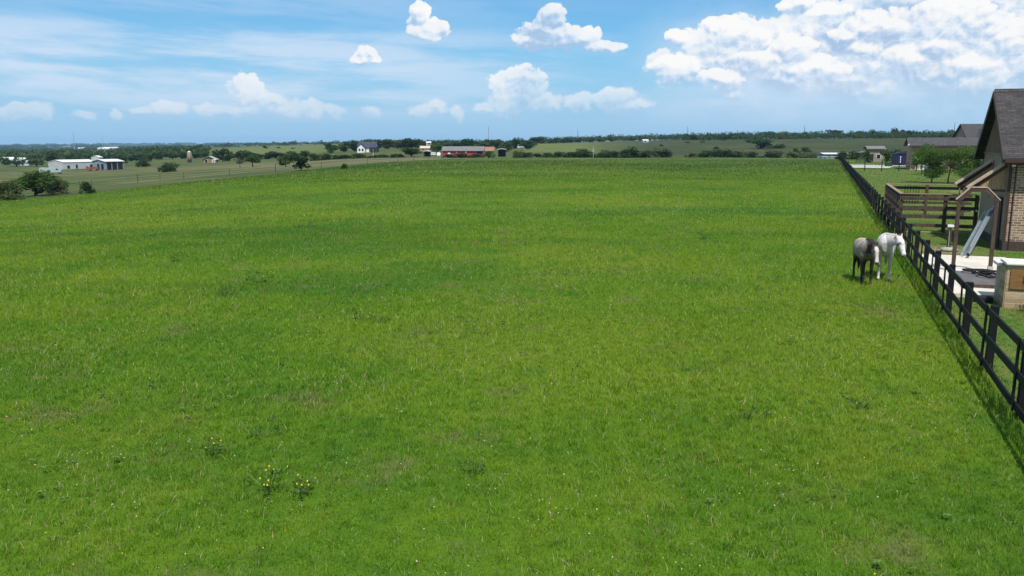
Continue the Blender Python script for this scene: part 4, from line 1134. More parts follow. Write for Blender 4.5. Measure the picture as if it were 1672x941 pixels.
def make_lobes(rng, kind):
    """crown lobes in a unit box: width -0.5..0.5, height 0..1 above the crown base"""
    L = []
    if kind == 'round':
        for i in range(13):
            a = rng.uniform(0, 6.28); rr = rng.uniform(.05, .33); z = rng.uniform(.18, .80)
            k = math.sqrt(max(.1, 1 - ((z - .45) / .62) ** 2)); s = rng.uniform(.15, .24)
            L.append(((math.cos(a) * rr * k, math.sin(a) * rr * k, z), (s, s, s * rng.uniform(.75, 1.0))))
    elif kind == 'flat':
        for i in range(11):
            a = rng.uniform(0, 6.28); rr = rng.uniform(.08, .38); s = rng.uniform(.11, .18)
            L.append(((math.cos(a) * rr, math.sin(a) * rr, rng.uniform(.5, .88)), (s, s, s * .75)))
    elif kind == 'bush':
        for i in range(12):
            a = rng.uniform(0, 6.28); rr = rng.uniform(.0, .34); z = rng.uniform(.18, .72) * (1 - .9 * rr * rr); s = rng.uniform(.14, .23)
            L.append(((math.cos(a) * rr, math.sin(a) * rr, z), (s, s, s * 1.15)))
        for i in range(5):
            a = rng.uniform(0, 6.28); L.append(((math.cos(a) * .33, math.sin(a) * .33, .14), (.15, .15, .16)))
    elif kind == 'lawn':
        for i in range(18):
            a = rng.uniform(0, 6.28); rr = rng.uniform(.0, .36); z = rng.uniform(.16, .84); k = math.sqrt(max(.15, 1 - ((z - .42) / .6) ** 2)); s = rng.uniform(.13, .21)
            L.append(((math.cos(a) * rr * k, math.sin(a) * rr * k, z), (s, s, s * .85)))
    elif kind == 'loose':
        for i in range(22):
            a = rng.uniform(0, 6.28); rr = rng.uniform(.0, .40); z = rng.uniform(.12, .85) * (1 - 1.6 * rr * rr); s = rng.uniform(.08, .15)
            L.append(((math.cos(a) * rr, math.sin(a) * rr, z), (s, s, s * 1.3)))
    elif kind == 'sparse':
        for i in range(14):
            a = rng.uniform(0, 6.28); rr = rng.uniform(.1, .42); s = rng.uniform(.06, .12)
            L.append(((math.cos(a) * rr, math.sin(a) * rr, rng.uniform(.15, .95)), (s, s, s * .9)))
    elif kind == 'cone':
        for i in range(14):
            z = i / 14.; rr = .36 * (1 - z) + .03; a = rng.uniform(0, 6.28)
            L.append(((math.cos(a) * rr * .5, math.sin(a) * rr * .5, z * .9 + .06), (rr * .75 + .03, rr * .75 + .03, .11)))
    return L

def crown_mesh(name, rng, kind, W_, Hc, z0, n, leaf, mat, wd=None):
    lobes = [((c[0] * W_, c[1] * (wd or W_), z0 + c[2] * Hc), (r[0] * W_, r[1] * (wd or W_), r[2] * Hc)) for c, r in make_lobes(rng, kind)]
    v, t = leaf_cloud(rng, lobes, n, leaf)
    F = np.arange(len(v)).reshape(-1, 4)
    return np_mesh(name, v, F.ravel(), np.full(len(F), 4), mat, attrs=dict(tint=t)), lobes

def trunk_mesh(name, rng, lobes, h0, r, mat):
    mb = MB()
    p = Vector((0, 0, -.15)); q = Vector((rng.uniform(-.1, .1) * h0, rng.uniform(-.1, .1) * h0, h0))
    mb.cyl(p, q, r, r * .75, 7)
    for c, rr in lobes[:9]:
        c = Vector(c); m_ = q.lerp(c, .5) + Vector((rng.uniform(-.1, .1), rng.uniform(-.1, .1), .05)) * h0
        mb.cyl(q - Vector((0, 0, .05)), m_, r * .5, r * .3, 5); mb.cyl(m_, c, r * .3, r * .08, 5)
    return mb.build(name, mat, None, True)

PROTO = {}
def proto(kind, mat, k=0, n=420, leaf=.085, trunk=.22, W_=1.0):
    key = (kind, mat.name, k)
    if key not in PROTO:
        rng = np.random.default_rng(abs(hash_(key)) % 99991)
        cr, lobes = crown_mesh('crown', rng, kind, 1.0, 1.0 - trunk, trunk, n, leaf, mat)
        tr = trunk_mesh('trunk', rng, lobes, max(.08, trunk + .08), .030, M_BARK)
        PROTO[key] = (cr.data, tr.data); D.objects.remove(cr); D.objects.remove(tr)
    return PROTO[key]
def hash_(key):
    h = 7
    for ch in repr(key): h = (h * 31 + ord(ch)) % 1000003
    return h

_tr = random.Random(12)
KINDS = {'oak': ('round', LM_DARK, .07, 800, .072), 'oakm': ('round', LM_MID, .08, 800, .072), 'pale': ('round', LM_PALE, .06, 800, .07), 'bush': ('bush', LM_DARK, .02, 800, .07),
         'bushm': ('bush', LM_OLIVE, .02, 800, .07), 'flat': ('flat', LM_DARK, .34, 420, .07), 'rust': ('sparse', LM_RUST, .30, 300, .06), 'willow': ('round', LM_MID, .24, 620, .075), 'cedar': ('cone', LM_DARK, .05, 480, .08),
         'greenbush': ('loose', LM_YOUNG, .03, 2600, .035), 'olivebush': ('loose', LM_OLIVE, .03, 2200, .035)}
def tree(px, ytop, wpx, label, kind='oak', Y=None, ybase=None, group=None, cat='tree'):
    """a tree standing on the ground in picture column px, as wide and tall as it looks from the drone"""
    if ybase is not None and Y is None:
        p = at(px, ybase)
    else: p = on(px, Y)
    Y = p.y
    zt = zat(px, ytop, Y)
    h = max(1.2, zt - p.z); w = wpx / 1370.0 * Y * 1.28
    sh, mat, tk, n, leaf = KINDS[kind]
    v = _tr.randrange(3)
    cm, tm = proto(sh, mat, v, n, leaf, tk)
    name = 'bush' if sh in ('bush', 'loose') else ('cedar_tree' if sh == 'cone' else 'tree')
    o = thing(name, label, 'bush' if sh in ('bush', 'loose') else cat, (p.x, p.y, p.z - .05 * h * (1 if ybase is None else 0)), _tr.uniform(0, 6.28), group)
    o.scale = (w, w, h)
    a = link('crown', cm, o); b = link('trunk', tm, o)
    return o
ORD = ['first', 'second', 'third', 'fourth', 'fifth', 'sixth', 'seventh', 'eighth', 'ninth', 'tenth', 'eleventh', 'twelfth', 'thirteenth', 'fourteenth', 'fifteenth', 'sixteenth', 'seventeenth', 'eighteenth', 'nineteenth', 'twentieth',
       'twenty-first', 'twenty-second', 'twenty-third', 'twenty-fourth', 'twenty-fifth', 'twenty-sixth', 'twenty-seventh', 'twenty-eighth', 'twenty-ninth', 'thirtieth', 'thirty-first', 'thirty-second', 'thirty-third', 'thirty-fourth']
def row(items, where, group, Y, look=None):
    items = sorted(items)
    for i, it in enumerate(items):
        px, yt, w, k = it[:4]; lk = {'oak': 'dark rounded tree', 'oakm': 'mid green tree', 'pale': 'pale yellow-green tree', 'bush': 'dark dense bush', 'bushm': 'olive green bush', 'flat': 'flat-topped tree', 'cedar': 'narrow pointed dark tree', 'willow': 'bright green loose tree', 'greenbush': 'green leafy bush'}[k]
        tree(px, yt, w, '%s, %s from left %s' % (lk, ORD[i], where), k, Y=(it[4] if len(it) > 4 else Y), group=group)

# bushes and trees standing alone on the left
tree(14, 288, 62, 'reddish green low bush cut by the left edge of the frame', 'olivebush', ybase=327)
tree(58, 276, 88, 'large loose bush nearest the left edge of the field', 'greenbush', ybase=320)
tree(88, 286, 34, 'dark bush joined to the right side of the large loose bush', 'olivebush', ybase=318)
tree(143, 293, 22, 'small dark bush alone on the wire fence line, right of the large bush', 'bush', ybase=317)
tree(233, 254, 22, 'round dark bush on the tan pasture right of the sheds', 'bush', ybase=273)
tree(273, 263, 30, 'spreading open bush on the tan pasture, lower than its left neighbour', 'bush', ybase=281)
tree(392, 256, 18, 'reddish half-bare tree left of a broad green pasture tree', 'rust', ybase=274)
tree(413, 250, 27, 'broad green tree with pale stems standing in the tan pasture', 'willow', ybase=273)
tree(467, 250, 28, 'grey-green tree on one stem in the tan pasture', 'oakm', ybase=273)
tree(492, 250, 34, 'wide grey-green tree on several stems, nearest in the tan pasture', 'oak', ybase=279)
tree(562, 267, 11, 'tiny shrub alone in the tan pasture', 'bush', ybase=276)
tree(672, 238, 38, 'big bushy green tree left of the pale trailers', 'oakm', Y=300)
tree(540, 231, 22, 'round dark tree alone on the rise left of the white house', 'oak', Y=430)
tree(563, 229, 24, 'dark tree left of the white house, the left one of a touching pair', 'oak', Y=450)
tree(578, 228, 20, 'dark tree touching the left side of the white house', 'oak', Y=455)
tree(56, 257, 34, 'rounded green tree left of the long white shed', 'oakm', Y=430)
tree(24, 258, 30, 'rounded green tree between small roofs at far left', 'oakm', Y=430)
tree(86, 246, 32, 'tall dark tree behind the left end of the long white shed', 'oak', Y=470)
tree(199, 252, 16, 'dark tree touching the right end of the blue-grey shed', 'oak', Y=430)
row([(8, 256, 20, 'oak'), (112, 251, 26, 'oak'), (132, 250, 24, 'oak'), (150, 251, 22, 'oakm'), (170, 253, 20, 'oak'), (186, 254, 18, 'oak'), (212, 253, 24, 'oakm'), (222, 249, 24, 'oak'), (246, 247, 26, 'oakm'), (262, 246, 22, 'oak'), (280, 248, 24, 'oakm'), (296, 246, 20, 'oak'), (318, 247, 24, 'oak'), (333, 246, 18, 'oakm')],
    'in tree belt behind the sheds', 'trees in the belt behind the sheds', 500)
row([(350, 243, 20, 'oak'), (362, 240, 18, 'oak'), (374, 245, 20, 'oak'), (388, 245, 22, 'oak'), (402, 244, 24, 'oak'), (420, 249, 22, 'oak'), (436, 248, 20, 'oak'), (450, 246, 22, 'oak'), (464, 250, 18, 'oak'), (478, 246, 24, 'oak'), (495, 245, 22, 'oak'), (507, 250, 14, 'oak')],
    'in dark hedge behind pasture trees', 'trees of the dark hedge', 385)
row([(514, 248, 20, 'bush'), (530, 248, 22, 'bush'), (551, 251, 18, 'bush'), (566, 251, 26, 'bush'), (588, 249, 30, 'bush'), (610, 253, 22, 'bush'), (628, 251, 20, 'bush'), (641, 250, 15, 'bush'), (652, 249, 17, 'bush')],
    'in low hedge below the white house', 'bushes of the low hedge', 285)
tree(455, 240, 9, 'small round tree alone on the bright field, left one of two', 'oak', Y=760)
tree(433, 237, 10, 'small dark tree beside a pole on the bright field', 'oak', Y=800)
tree(478, 241, 9, 'flattened shrub in the middle of the bright field', 'bush', Y=700)
row([(602, 226, 24, 'pale'), (618, 227, 22, 'oak'), (633, 226, 22, 'oak'), (648, 228, 24, 'oakm'), (660, 225, 22, 'oak'), (673, 224, 24, 'oak'), (686, 225, 20, 'oak'), (698, 229, 22, 'oak'), (716, 229, 24, 'oak'), (730, 231, 22, 'oakm')],
    'in wood behind the white house', 'trees behind the white house', 520)
row([(712, 233, 26, 'willow', 430), (745, 230, 22, 'oak'), (757, 226, 24, 'oak'), (772, 225, 24, 'oak'), (786, 231, 26, 'willow', 450), (799, 226, 22, 'oak'), (812, 226, 22, 'oak'), (826, 230, 24, 'pale', 470), (838, 223, 22, 'oak'), (852, 225, 20, 'oakm'), (862, 227, 20, 'oak')],
    'in wood behind the red barn', 'trees behind the red barn', 560)
row([(733, 250, 20, 'bush'), (752, 248, 30, 'bush'), (776, 249, 20, 'bush'), (797, 245, 22, 'greenbush'), (846, 243, 20, 'bush'), (860, 247, 20, 'bush')], 'below the red barn', 'bushes below the red barn', 275)
row([(878, 249, 22, 'bush'), (895, 247, 24, 'bush'), (912, 245, 24, 'bush'), (931, 246, 22, 'bush'), (943, 240, 24, 'bush'), (960, 240, 26, 'bush'), (983, 242, 30, 'bush'), (1004, 243, 26, 'bush'), (1022, 240, 24, 'bush'), (1038, 236, 30, 'bush'), (1053, 243, 24, 'bush')],
    'in bush row on the field crest', 'bushes on the crest of the field', 292)
tree(1083, 240, 34, 'dark round bush standing alone at the right end of the crest row', 'bush', Y=288)
row([(1132, 246, 30, 'bushm'), (1148, 243, 26, 'bush'), (1166, 241, 30, 'bush'), (1186, 240, 26, 'bush'), (1208, 243, 26, 'bushm'), (1226, 245, 24, 'bush'), (1262, 243, 42, 'bush'), (1300, 244, 34, 'bushm'), (1322, 245, 26, 'bushm'), (1336, 248, 20, 'bushm')],
    'at foot of the scrub hill', 'bushes at the foot of the scrub hill', 296)
tree(1244, 225, 44, 'largest dark spreading tree on the scrub hill', 'oak', Y=470)
tree(1268, 234, 22, 'lower dark tree leaning out right of the largest hill tree', 'bush', Y=480)
row([(1080, 235, 7, 'bush', 560), (1122, 231, 8, 'bush', 620), (1147, 231, 8, 'bush', 620), (1170, 238, 9, 'bush', 480), (1181, 228, 10, 'bush', 680), (1316, 238, 16, 'bush', 430), (1300, 240, 10, 'bush', 430), (1277, 233, 10, 'bush', 500)],
    'dotted over the scrub hill', 'shrubs dotted over the scrub hill', 500)
sky = [(872, 223, 22, 'oak'), (884, 222, 18, 'oak'), (898, 227, 18, 'oakm'), (908, 225, 18, 'oak'), (921, 224, 20, 'oak'), (935, 223, 18, 'oak'), (948, 223, 18, 'oak'), (963, 225, 16, 'oak'), (979, 224, 20, 'pale'), (997, 223, 15, 'oak'), (1020, 227, 18, 'oakm'), (1031, 224, 16, 'oak'), (1044, 220, 14, 'pale'), (1061, 223, 22, 'pale'), (1081, 222, 18, 'oakm'), (1100, 226, 14, 'pale')]
row(sky, 'on skyline above the bush row', 'skyline trees above the bush row', 900)
sky2 = [(1121, 219, 18, 'oakm'), (1134, 220, 16, 'oak'), (1146, 221, 14, 'oak'), (1158, 217, 20, 'oakm'), (1174, 219, 18, 'oak'), (1186, 219, 18, 'oak'), (1199, 216, 20, 'oakm'), (1214, 215, 20, 'oak'), (1228, 219, 16, 'oak'), (1240, 217, 18, 'oak'), (1257, 213, 18, 'oakm'), (1274, 214, 26, 'pale'), (1292, 219, 18, 'oak'), (1304, 221, 16, 'oakm'), (1314, 216, 14, 'oak'), (1331, 219, 22, 'pale'), (1345, 221, 14, 'oak'),
        (1361, 211, 26, 'flat'), (1377, 218, 16, 'oak'), (1391, 216, 18, 'oak'), (1402, 213, 16, 'oak'), (1413, 214, 18, 'oak'), (1425, 210, 18, 'oak'), (1438, 216, 16, 'oak'), (1460, 207, 18, 'oak'), (1474, 211, 18, 'oak'), (1488, 212, 18, 'oak'), (1504, 216, 18, 'oak'), (1520, 217, 18, 'oakm'), (1535, 215, 14, 'oak'), (1549, 211, 18, 'oak'), (1568, 212, 16, 'oak'), (1597, 203, 18, 'oak', 330)]
row(sky2, 'on the scrub hill skyline', 'skyline trees of the scrub hill', 740)
row([(1378, 243, 24, 'bush'), (1398, 243, 26, 'bush'), (1418, 245, 16, 'oak', 196), (1450, 243, 18, 'oak', 196), (1469, 240, 26, 'bush'), (1480, 243, 20, 'bush')], 'behind the small stone hut', 'bushes behind the small stone hut', 236)

# young lawn trees right of the black fence
def lawn_tree(px, ybase, ytop, cx, wpx, label, seed, nleaf=5200):
    p = at(px, ybase); Y = p.y
    h = zat(cx, ytop, Y) - p.z; w = wpx / 1365.0 * Y; off = (cx - px) / 1365.0 * Y
    rng = np.random.default_rng(seed)
    o = thing('lawn_tree', label, 'tree', p, 0, 'young lawn trees')
    z0 = h * .10
    cr, lobes = crown_mesh('crown', rng, 'lawn', w, h * .90, z0, int(nleaf * 1.6), .10, LM_YOUNG)
    cr.parent = o; cr.location = (off, 0, 0)
    mb = MB(); q = Vector((off * .4, 0, h * .42)); mb.cyl((0, 0, -.1), q, .085, .06, 8)
    for c, r in lobes:
        c = Vector(c) + Vector((off, 0, 0)); m_ = q.lerp(c, .55) + Vector((0, 0, .15)); mb.cyl(q - Vector((0, 0, .1)), m_, .045, .028, 5); mb.cyl(m_, c, .028, .008, 5)
    mb.build('trunk', M_BARK, o, True)
lawn_tree(1547, 300, 236, 1553, 104, 'bushy young lawn tree, nearest the barn gable', 41)
lawn_tree(1521, 299, 233, 1522, 72, 'bushy young lawn tree in front of the long brick house', 43, 4200)
lawn_tree(1505, 285, 240, 1502, 34, 'thin young lawn tree at the left end of the group', 45, 2400)
lawn_tree(1588, 300, 244, 1590, 50, 'young lawn tree half hidden behind the barn', 47, 3000)

# far woods that read as one mass
def woodland():
    rng = np.random.default_rng(77)
    VS, TS = [], []
    def clump(x, y, w, h, n):
        n = int(n * 2.2)
        z = hz(x, y)
        lob = [((x + rng.uniform(-.35, .35) * w, y + rng.uniform(-.3, .3) * w, z + rng.uniform(.3, .7) * h), (w * rng.uniform(.2, .34), w * .3, h * rng.uniform(.28, .4))) for _ in range(4)]
        v, t = leaf_cloud(rng, lob, n, .085 * w); v[:, 2] = np.maximum(v[:, 2], z - .2); VS.append(v); TS.append(t)
    # behind the sheds on the left, then out over the plain in broken belts
    for k in range(900):
        Y = 560 * math.exp(rng.uniform(0, math.log(2600 / 560))); px = rng.uniform(-160, 470)
        x = (px - 836) / 1370 * Y
        if 330 < px < 600 and Y < 1250: continue
        if wob(np.array([x / 130.]), np.array([Y / 200.]), 1.0, 31)[0] < -.12: continue
        w = rng.uniform(10, 22); clump(x, Y, w, rng.uniform(4, 7), 34)
    for Yr, p0, p1, d in ((1300, 380, 640, 14), (1700, 330, 620, 20), (2900, -200, 700, 30), (3500, -200, 620, 34), (4400, -200, 720, 40), (5600, -200, 760, 48), (7200, -200, 800, 60), (8600, -200, 860, 70)):
        x = (p0 - 836) / 1370 * Yr; x1 = (p1 - 836) / 1370 * Yr
        while x < x1:
            yy = Yr * (1 + .06 * math.sin(x / (Yr * .07)) + rng.uniform(-.02, .02))
            if math.sin(x / (Yr * .045) + Yr) > -.55: clump(x, yy, d * rng.uniform(.9, 1.7), rng.uniform(5, 9) * (1 + Yr / 12000), 30)
            x += d * rng.uniform(.6, 1.1)
    # fill behind the skyline trees
    for px in np.arange(868, 1112, 1.8):
        Y = 940 + rng.uniform(-40, 60); clump((px - 836) / 1370 * Y, Y, rng.uniform(9, 13), rng.uniform(4.5, 8), 40)
    for px in np.arange(1112, 1700, 1.1):
        Y = 760 + rng.uniform(-60, 70); clump((px - 836) / 1370 * Y, Y, rng.uniform(7, 11), rng.uniform(3.5, 7.5), 36)
    for px in np.arange(590, 870, 1.9):
        Y = 610 + rng.uniform(-20, 60); clump((px - 836) / 1370 * Y, Y, rng.uniform(7, 10), rng.uniform(4, 6.0), 40)
    V = np.concatenate(VS); F = np.arange(len(V)).reshape(-1, 4)
    o = np_mesh('woodland', V, F.ravel(), np.full(len(F), 4), LM_DARK, attrs=dict(tint=np.concatenate(TS)))
    tag(o, kind='stuff')
woodland()
# ------------------------------------------------------------------ far buildings and other things beyond the field
M_METALW = plain('white_sheet_metal', (.44, .45, .45), .6, .14, .6)
M_METALB = plain('blue_grey_metal', (.20, .25, .31), .5, .2, .6)
M_ROOFW = plain('white_roof', (.62, .63, .64), .5, .1)
M_ROOFG = plain('grey_roof', (.15, .148, .145), .7, .2, .7)
M_ROOFN = plain('navy_roof', (.035, .040, .062), .6, .25, .7)
M_RED = plain('barn_red', (.38, .034, .034), .7, .2, .5, streak=(4, 4, .4))
M_TERRA = plain('terracotta_roof', (.25, .13, .085), .8, .2, .7)
M_TEAL = plain('pale_teal_paint', (.32, .40, .39), .5, .15, .6)
M_RUST = plain('rust_red', (.22, .07, .04), .9, .3, 1.0)
M_TANW = plain('tan_wall', (.30, .225, .15), .85, .15, .8)
M_HUTW = plain('dull_tan', (.20, .15, .10), .85, .2, .8)
M_NAVY = plain('navy_blue_paint', (.012, .014, .052), .5, .2, 1.0)
M_TYRE = plain('tyre_rubber', (.018, .018, .018), .9, .2)
M_HBRICK = brick_mat('pink_tan_brick', [(.27, .155, .105), (.40, .25, .17), (.34, .20, .14)], (.40, .33, .26), .4, .13, .018)
M_HSHING = shingle_mat('grey_shingles', [(.040, .039, .041), (.070, .068, .070), (.11, .105, .105)])

def house(name, label, cat, base, rz, L, Dp, eave, ridge, wall, roof, along='x', ov=.35, openings=(), group=None):
    """gabled building, origin at its near left corner; openings: (face, a0, a1, z0, z1, material, part name)"""
    o = thing(name, label, cat, base, rz, group)
    w = MB(); w.box(0, L, 0, Dp, -.4, eave)
    w.build('wall', wall, o)
    r = MB(); th = .14
    if along == 'x':
        m_ = Dp / 2; sl = (ridge - eave) / m_; ze = eave - sl * ov
        r.prism([(-ov, ze), (m_, ridge), (m_, ridge + th), (-ov, ze + th)], -ov, L + ov, 'x')
        r.prism([(m_ + .004, ridge), (Dp + ov, ze), (Dp + ov, ze + th), (m_ + .004, ridge + th)], -ov, L + ov, 'x')
        g = MB().prism([(.01, eave + .003), (Dp - .01, eave + .003), (m_, ridge - .012)], .02, L - .02, 'x')
    else:
        m_ = L / 2; sl = (ridge - eave) / m_; ze = eave - sl * ov
        r.prism([(-ov, ze), (m_, ridge), (m_, ridge + th), (-ov, ze + th)], -ov, Dp + ov, 'y')
        r.prism([(m_ + .004, ridge), (L + ov, ze), (L + ov, ze + th), (m_ + .004, ridge + th)], -ov, Dp + ov, 'y')
        g = MB().prism([(.01, eave + .003), (L - .01, eave + .003), (m_, ridge - .012)], .02, Dp - .02, 'y')
    g.build('gable', wall, o); r.build('roof', roof, o)
    for (face, a0, a1, z0, z1, mt, pn) in openings:
        b = MB(); f = MB()
        if face == 'f': b.box(a0, a1, -.04, -.004, z0, z1); f.box(a0 - .09, a0 - .004, -.07, -.003, z0 - .09, z1 + .09).box(a1 + .004, a1 + .09, -.07, -.003, z0 - .09, z1 + .09).box(a0, a1, -.07, -.003, z1 + .004, z1 + .09)
        else: b.box(-.04, -.004, a0, a1, z0, z1); f.box(-.07, -.003, a0 - .09, a0 - .004, z0 - .09, z1 + .09).box(-.07, -.003, a1 + .004, a1 + .09, z0 - .09, z1 + .09).box(-.07, -.003, a0, a1, z1 + .004, z1 + .09)
        q = b.build(pn, mt, o); f.build('frame', M_WHITE if mt is not M_DARK else wall, q)
    return o
def wheel(parent, x, y, z, r, w=.22):
    a = MB().cyl((x, y - w / 2, z), (x, y + w / 2, z), r, n=14).build('wheel', M_TYRE, parent)
    MB().cyl((x, y - w / 2 - .015, z), (x, y + w / 2 + .015, z), r * .5, n=10).build('rim', M_GALV, a)

# --- left: sheds and vehicles
p = at(104, 277)
house('metal_shed', 'long white metal shed with three dark openings at far left', 'shed', p, R_(58), 14.8, 11.5, 3.0, 3.9, M_METALW, M_ROOFW, 'x', .15,
      [('f', 1.6, 2.8, .3, 1.6, M_DARK, 'door_opening'), ('f', 5.4, 6.3, .3, 2.0, M_DARK, 'door_opening'), ('f', 11.8, 13.2, .3, 1.9, M_DARK, 'door_opening')])
p = on(147, 425)
house('small_shed', 'small pale shed between the white shed and the blue-grey shed', 'shed', p, R_(5), 3.8, 5, 3.9, 4.7, M_METALW, M_ROOFW, 'y', .15, [('f', 1.2, 2.4, .2, 2.2, M_DARK, 'door_opening')])
p = at(173, 278)
o = house('open_shed', 'blue-grey open-fronted shed with a white roof, right of the white shed', 'shed', p, R_(56), 7.2, 8.8, 3.1, 3.8, M_METALB, M_ROOFW, 'x', .3,
      [('f', .5, 2.2, .1, 3.0, M_DARK, 'bay'), ('f', 2.6, 4.4, .1, 3.0, M_DARK, 'bay'), ('f', 4.8, 6.7, .1, 3.0, M_DARK, 'bay'), ('l', 1.2, 3.0, .1, 2.2, M_DARK, 'bay'), ('l', 4.2, 5.6, .1, 2.2, M_DARK, 'bay')])
def old_truck():
    p = at(84, 284); s = p.y / 370.
    o = thing('flatbed_truck', 'pale teal long truck parked in the pasture before the white shed', 'truck', p, R_(4)); o.scale = (s,) * 3
    MB().prism([(-4.6, .75), (2.2, .75), (2.2, 2.35), (-4.2, 2.75), (-4.6, 2.6)], -1.05, 1.05, 'y').build('box_body', M_TEAL, o)
    c = MB().prism([(2.25, .65), (4.5, .65), (4.5, 1.5), (3.9, 1.62), (3.4, 2.45), (2.25, 2.45)], -.98, .98, 'y').build('cab', M_TEAL, o)
    MB().prism([(2.6, 1.6), (3.55, 1.6), (3.2, 2.28), (2.6, 2.28)], -1.0, -.985, 'y').build('side_window', M_GLASS, c)
    MB().beam((3.70, 0, 2.05), (3.71, 0, 2.05), .01, .01).box(3.44, 3.46, -.8, .8, 1.7, 2.3).build('windscreen', M_GLASS, c)
    MB().box(-1.2, .1, -1.07, -1.055, .8, 1.6).build('dark_hatch', M_DARK, o)
    for x in (-3.2, 3.4):
        for y in (-.9, .9): wheel(o, x, y, .45, .45, .26)
    MB().box(4.52, 4.62, -1.0, 1.0, .55, .8).build('bumper', M_GALV, o)
old_truck()
def rusty_trailer():
    p = at(152, 279)
    o = thing('hay_trailer', 'low rust-red farm trailer between the sheds at far left', 'trailer', p, R_(8))
    MB().box(-2.1, 2.1, -.9, .9, .55, .75).build('bed', M_RUST, o)
    MB().box(-2.1, 2.1, -.9, -.84, .76, 1.35).box(-2.1, 2.1, .84, .9, .76, 1.35).box(-2.1, -2.04, -.83, .83, .76, 1.6).box(2.04, 2.1, -.83, .83, .76, 1.3).build('side_board', M_RUST, o)
    for x in (-1.1, 1.1):
        for y in (-.75, .75): wheel(o, x, y, .36, .36)
    MB().beam((2.1, 0, .6), (3.6, 0, .5), .1, .1).build('drawbar', M_RUST, o)
rusty_trailer()
for (px, Y, w, e, rdg, lab) in ((1, 500, 5.5, 2.6, 4.4, 'pale roofed house cut by the left edge of the frame'), (25, 520, 4.0, 2.2, 3.6, 'small white roofed house, upper of two left of the green tree'), (30, 455, 4.2, 1.7, 2.7, 'small white hut, lower of two left of the green tree')):
    house('farm_house', lab, 'house', on(px, Y), R_(10), w, 5.0, e, rdg, M_METALW, M_ROOFW, 'x', .3, [('f', .8, 1.7, .2, 1.6, M_DARK, 'door')])
for (px, Y, w, lab) in ((168, 1700, 28, 'long white warehouse roof far out on the plain, right of two masts'), (158, 1250, 17, 'white flat building among woods above the blue-grey shed'), (126, 1800, 12, 'little white building at the foot of the left mast')):
    house('warehouse', lab, 'building', on(px, Y), R_(3), w, 14, 5.5, 7, M_METALW, M_ROOFW, 'x', .2, [('f', w * .4, w * .5, .2, 3.0, M_DARK, 'door')])
def silo():
    p = on(308, 395); o = thing('grain_silo', 'tan round silo with a white cap beside the dark hedge', 'silo', p)
    MB().cyl((0, 0, -.2), (0, 0, 4.6), 1.0, n=18).build('barrel', M_HUTW, o, True)
    MB().cyl((0, 0, 4.62), (0, 0, 5.3), 1.08, .3, 18).build('cap', M_ROOFW, o, True)
    MB().beam((1.2, -.2, .1), (1.2, -.2, 4.8), .06, .3).build('ladder', M_GALV, o)
silo()
house('low_hut', 'low hut with a pale grey gabled roof before the dark hedge', 'hut', on(329, 372), R_(6), 5.6, 5, 1.5, 2.8, M_HUTW, plain('weathered_grey_roof', (.30, .32, .30), .8, .2, .8), 'y', .5, [('f', 1.0, 2.2, .1, 1.4, M_GLASS, 'door')])
house('privy', 'tiny white shed right of the low grey hut', 'shed', on(344, 362), 0, 1.5, 1.4, 1.2, 1.5, M_METALW, M_ROOFW, 'y', .1, [('f', .4, 1.1, .05, 1.1, M_TANW, 'door')])

# --- the white house, its dark garage, the red barn and what stands round it
p = on(583, 415)
o = house('white_house', 'white gabled house with a navy roof in front of the wood', 'house', (p.x, p.y + 2.6, p.z), R_(-6), 8.6, 6.0, 2.6, 5.2, M_WHITE, M_ROOFN, 'x', .35, [('f', 5.6, 7.4, .4, 2.0, M_GLASS, 'window')])
w = MB().box(.2, 4.0, -2.2, -.01, -.4, 2.5).prism([(.2, 2.503), (4.0, 2.503), (2.1, 4.2)], -2.2, -.005, 'y').build('front_wing', M_WHITE, o)
MB().prism([(-.1, 2.25), (2.1, 4.3), (2.1, 4.45), (-.1, 2.4)], -2.5, 0, 'y').prism([(2.104, 4.3), (4.3, 2.25), (4.3, 2.4), (2.104, 4.45)], -2.5, 0, 'y').build('wing_roof', M_ROOFN, w)
for x in (.9, 2.5): 
    a = MB().box(x, x + .8, -2.24, -2.205, .8, 2.0).build('window', M_GLASS, w)
    MB().box(x - .08, x - .004, -2.26, -2.203, .7, 2.1).box(x + .804, x + .88, -2.26, -2.203, .7, 2.1).build('frame', M_ROOFG, a)
MB().cyl((7.0, 3, 4.6), (7.0, 3, 5.9), .28, n=8).build('chimney', M_ROOFG, o)
house('dark_garage', 'dark low garage with navy roof joined behind the white house', 'garage', on(604, 408), R_(-4), 3.2, 5, 2.4, 3.6, plain('dark_slate_wall', (.05, .052, .06), .8, .2), M_ROOFN, 'x', .2, [('f', .6, 2.6, 0, 2.0, M_DARK, 'door')])
p = at(723, 256.2); 
def red_barn():
    Y = 305.; p = on(722.5, Y); L = 66 / 1370 * Y
    zb = min(p.z, hz(p.x + L, Y)); eave = zat(722, 246.3, Y) - zb; rdg = zat(722, 239.8, Y + 4) - zb
    o = house('red_barn', 'long red barn with a grey roof beyond the field', 'barn', (p.x, p.y, zb), 0, L, 8, eave, rdg, M_RED, M_ROOFG, 'x', .4,
        [('f', 2.0, 2.7, eave * .4, eave * .7, M_WHITE, 'window'), ('f', 8.3, 8.7, eave * .65, eave * .85, M_WHITE, 'window'), ('f', L - 2.3, L - .3, 0, eave * .9, M_DARK, 'door_opening'), ('f', 5.0, 5.1, 0, eave * .9, M_RED, 'batten')])
    return o
red_barn()
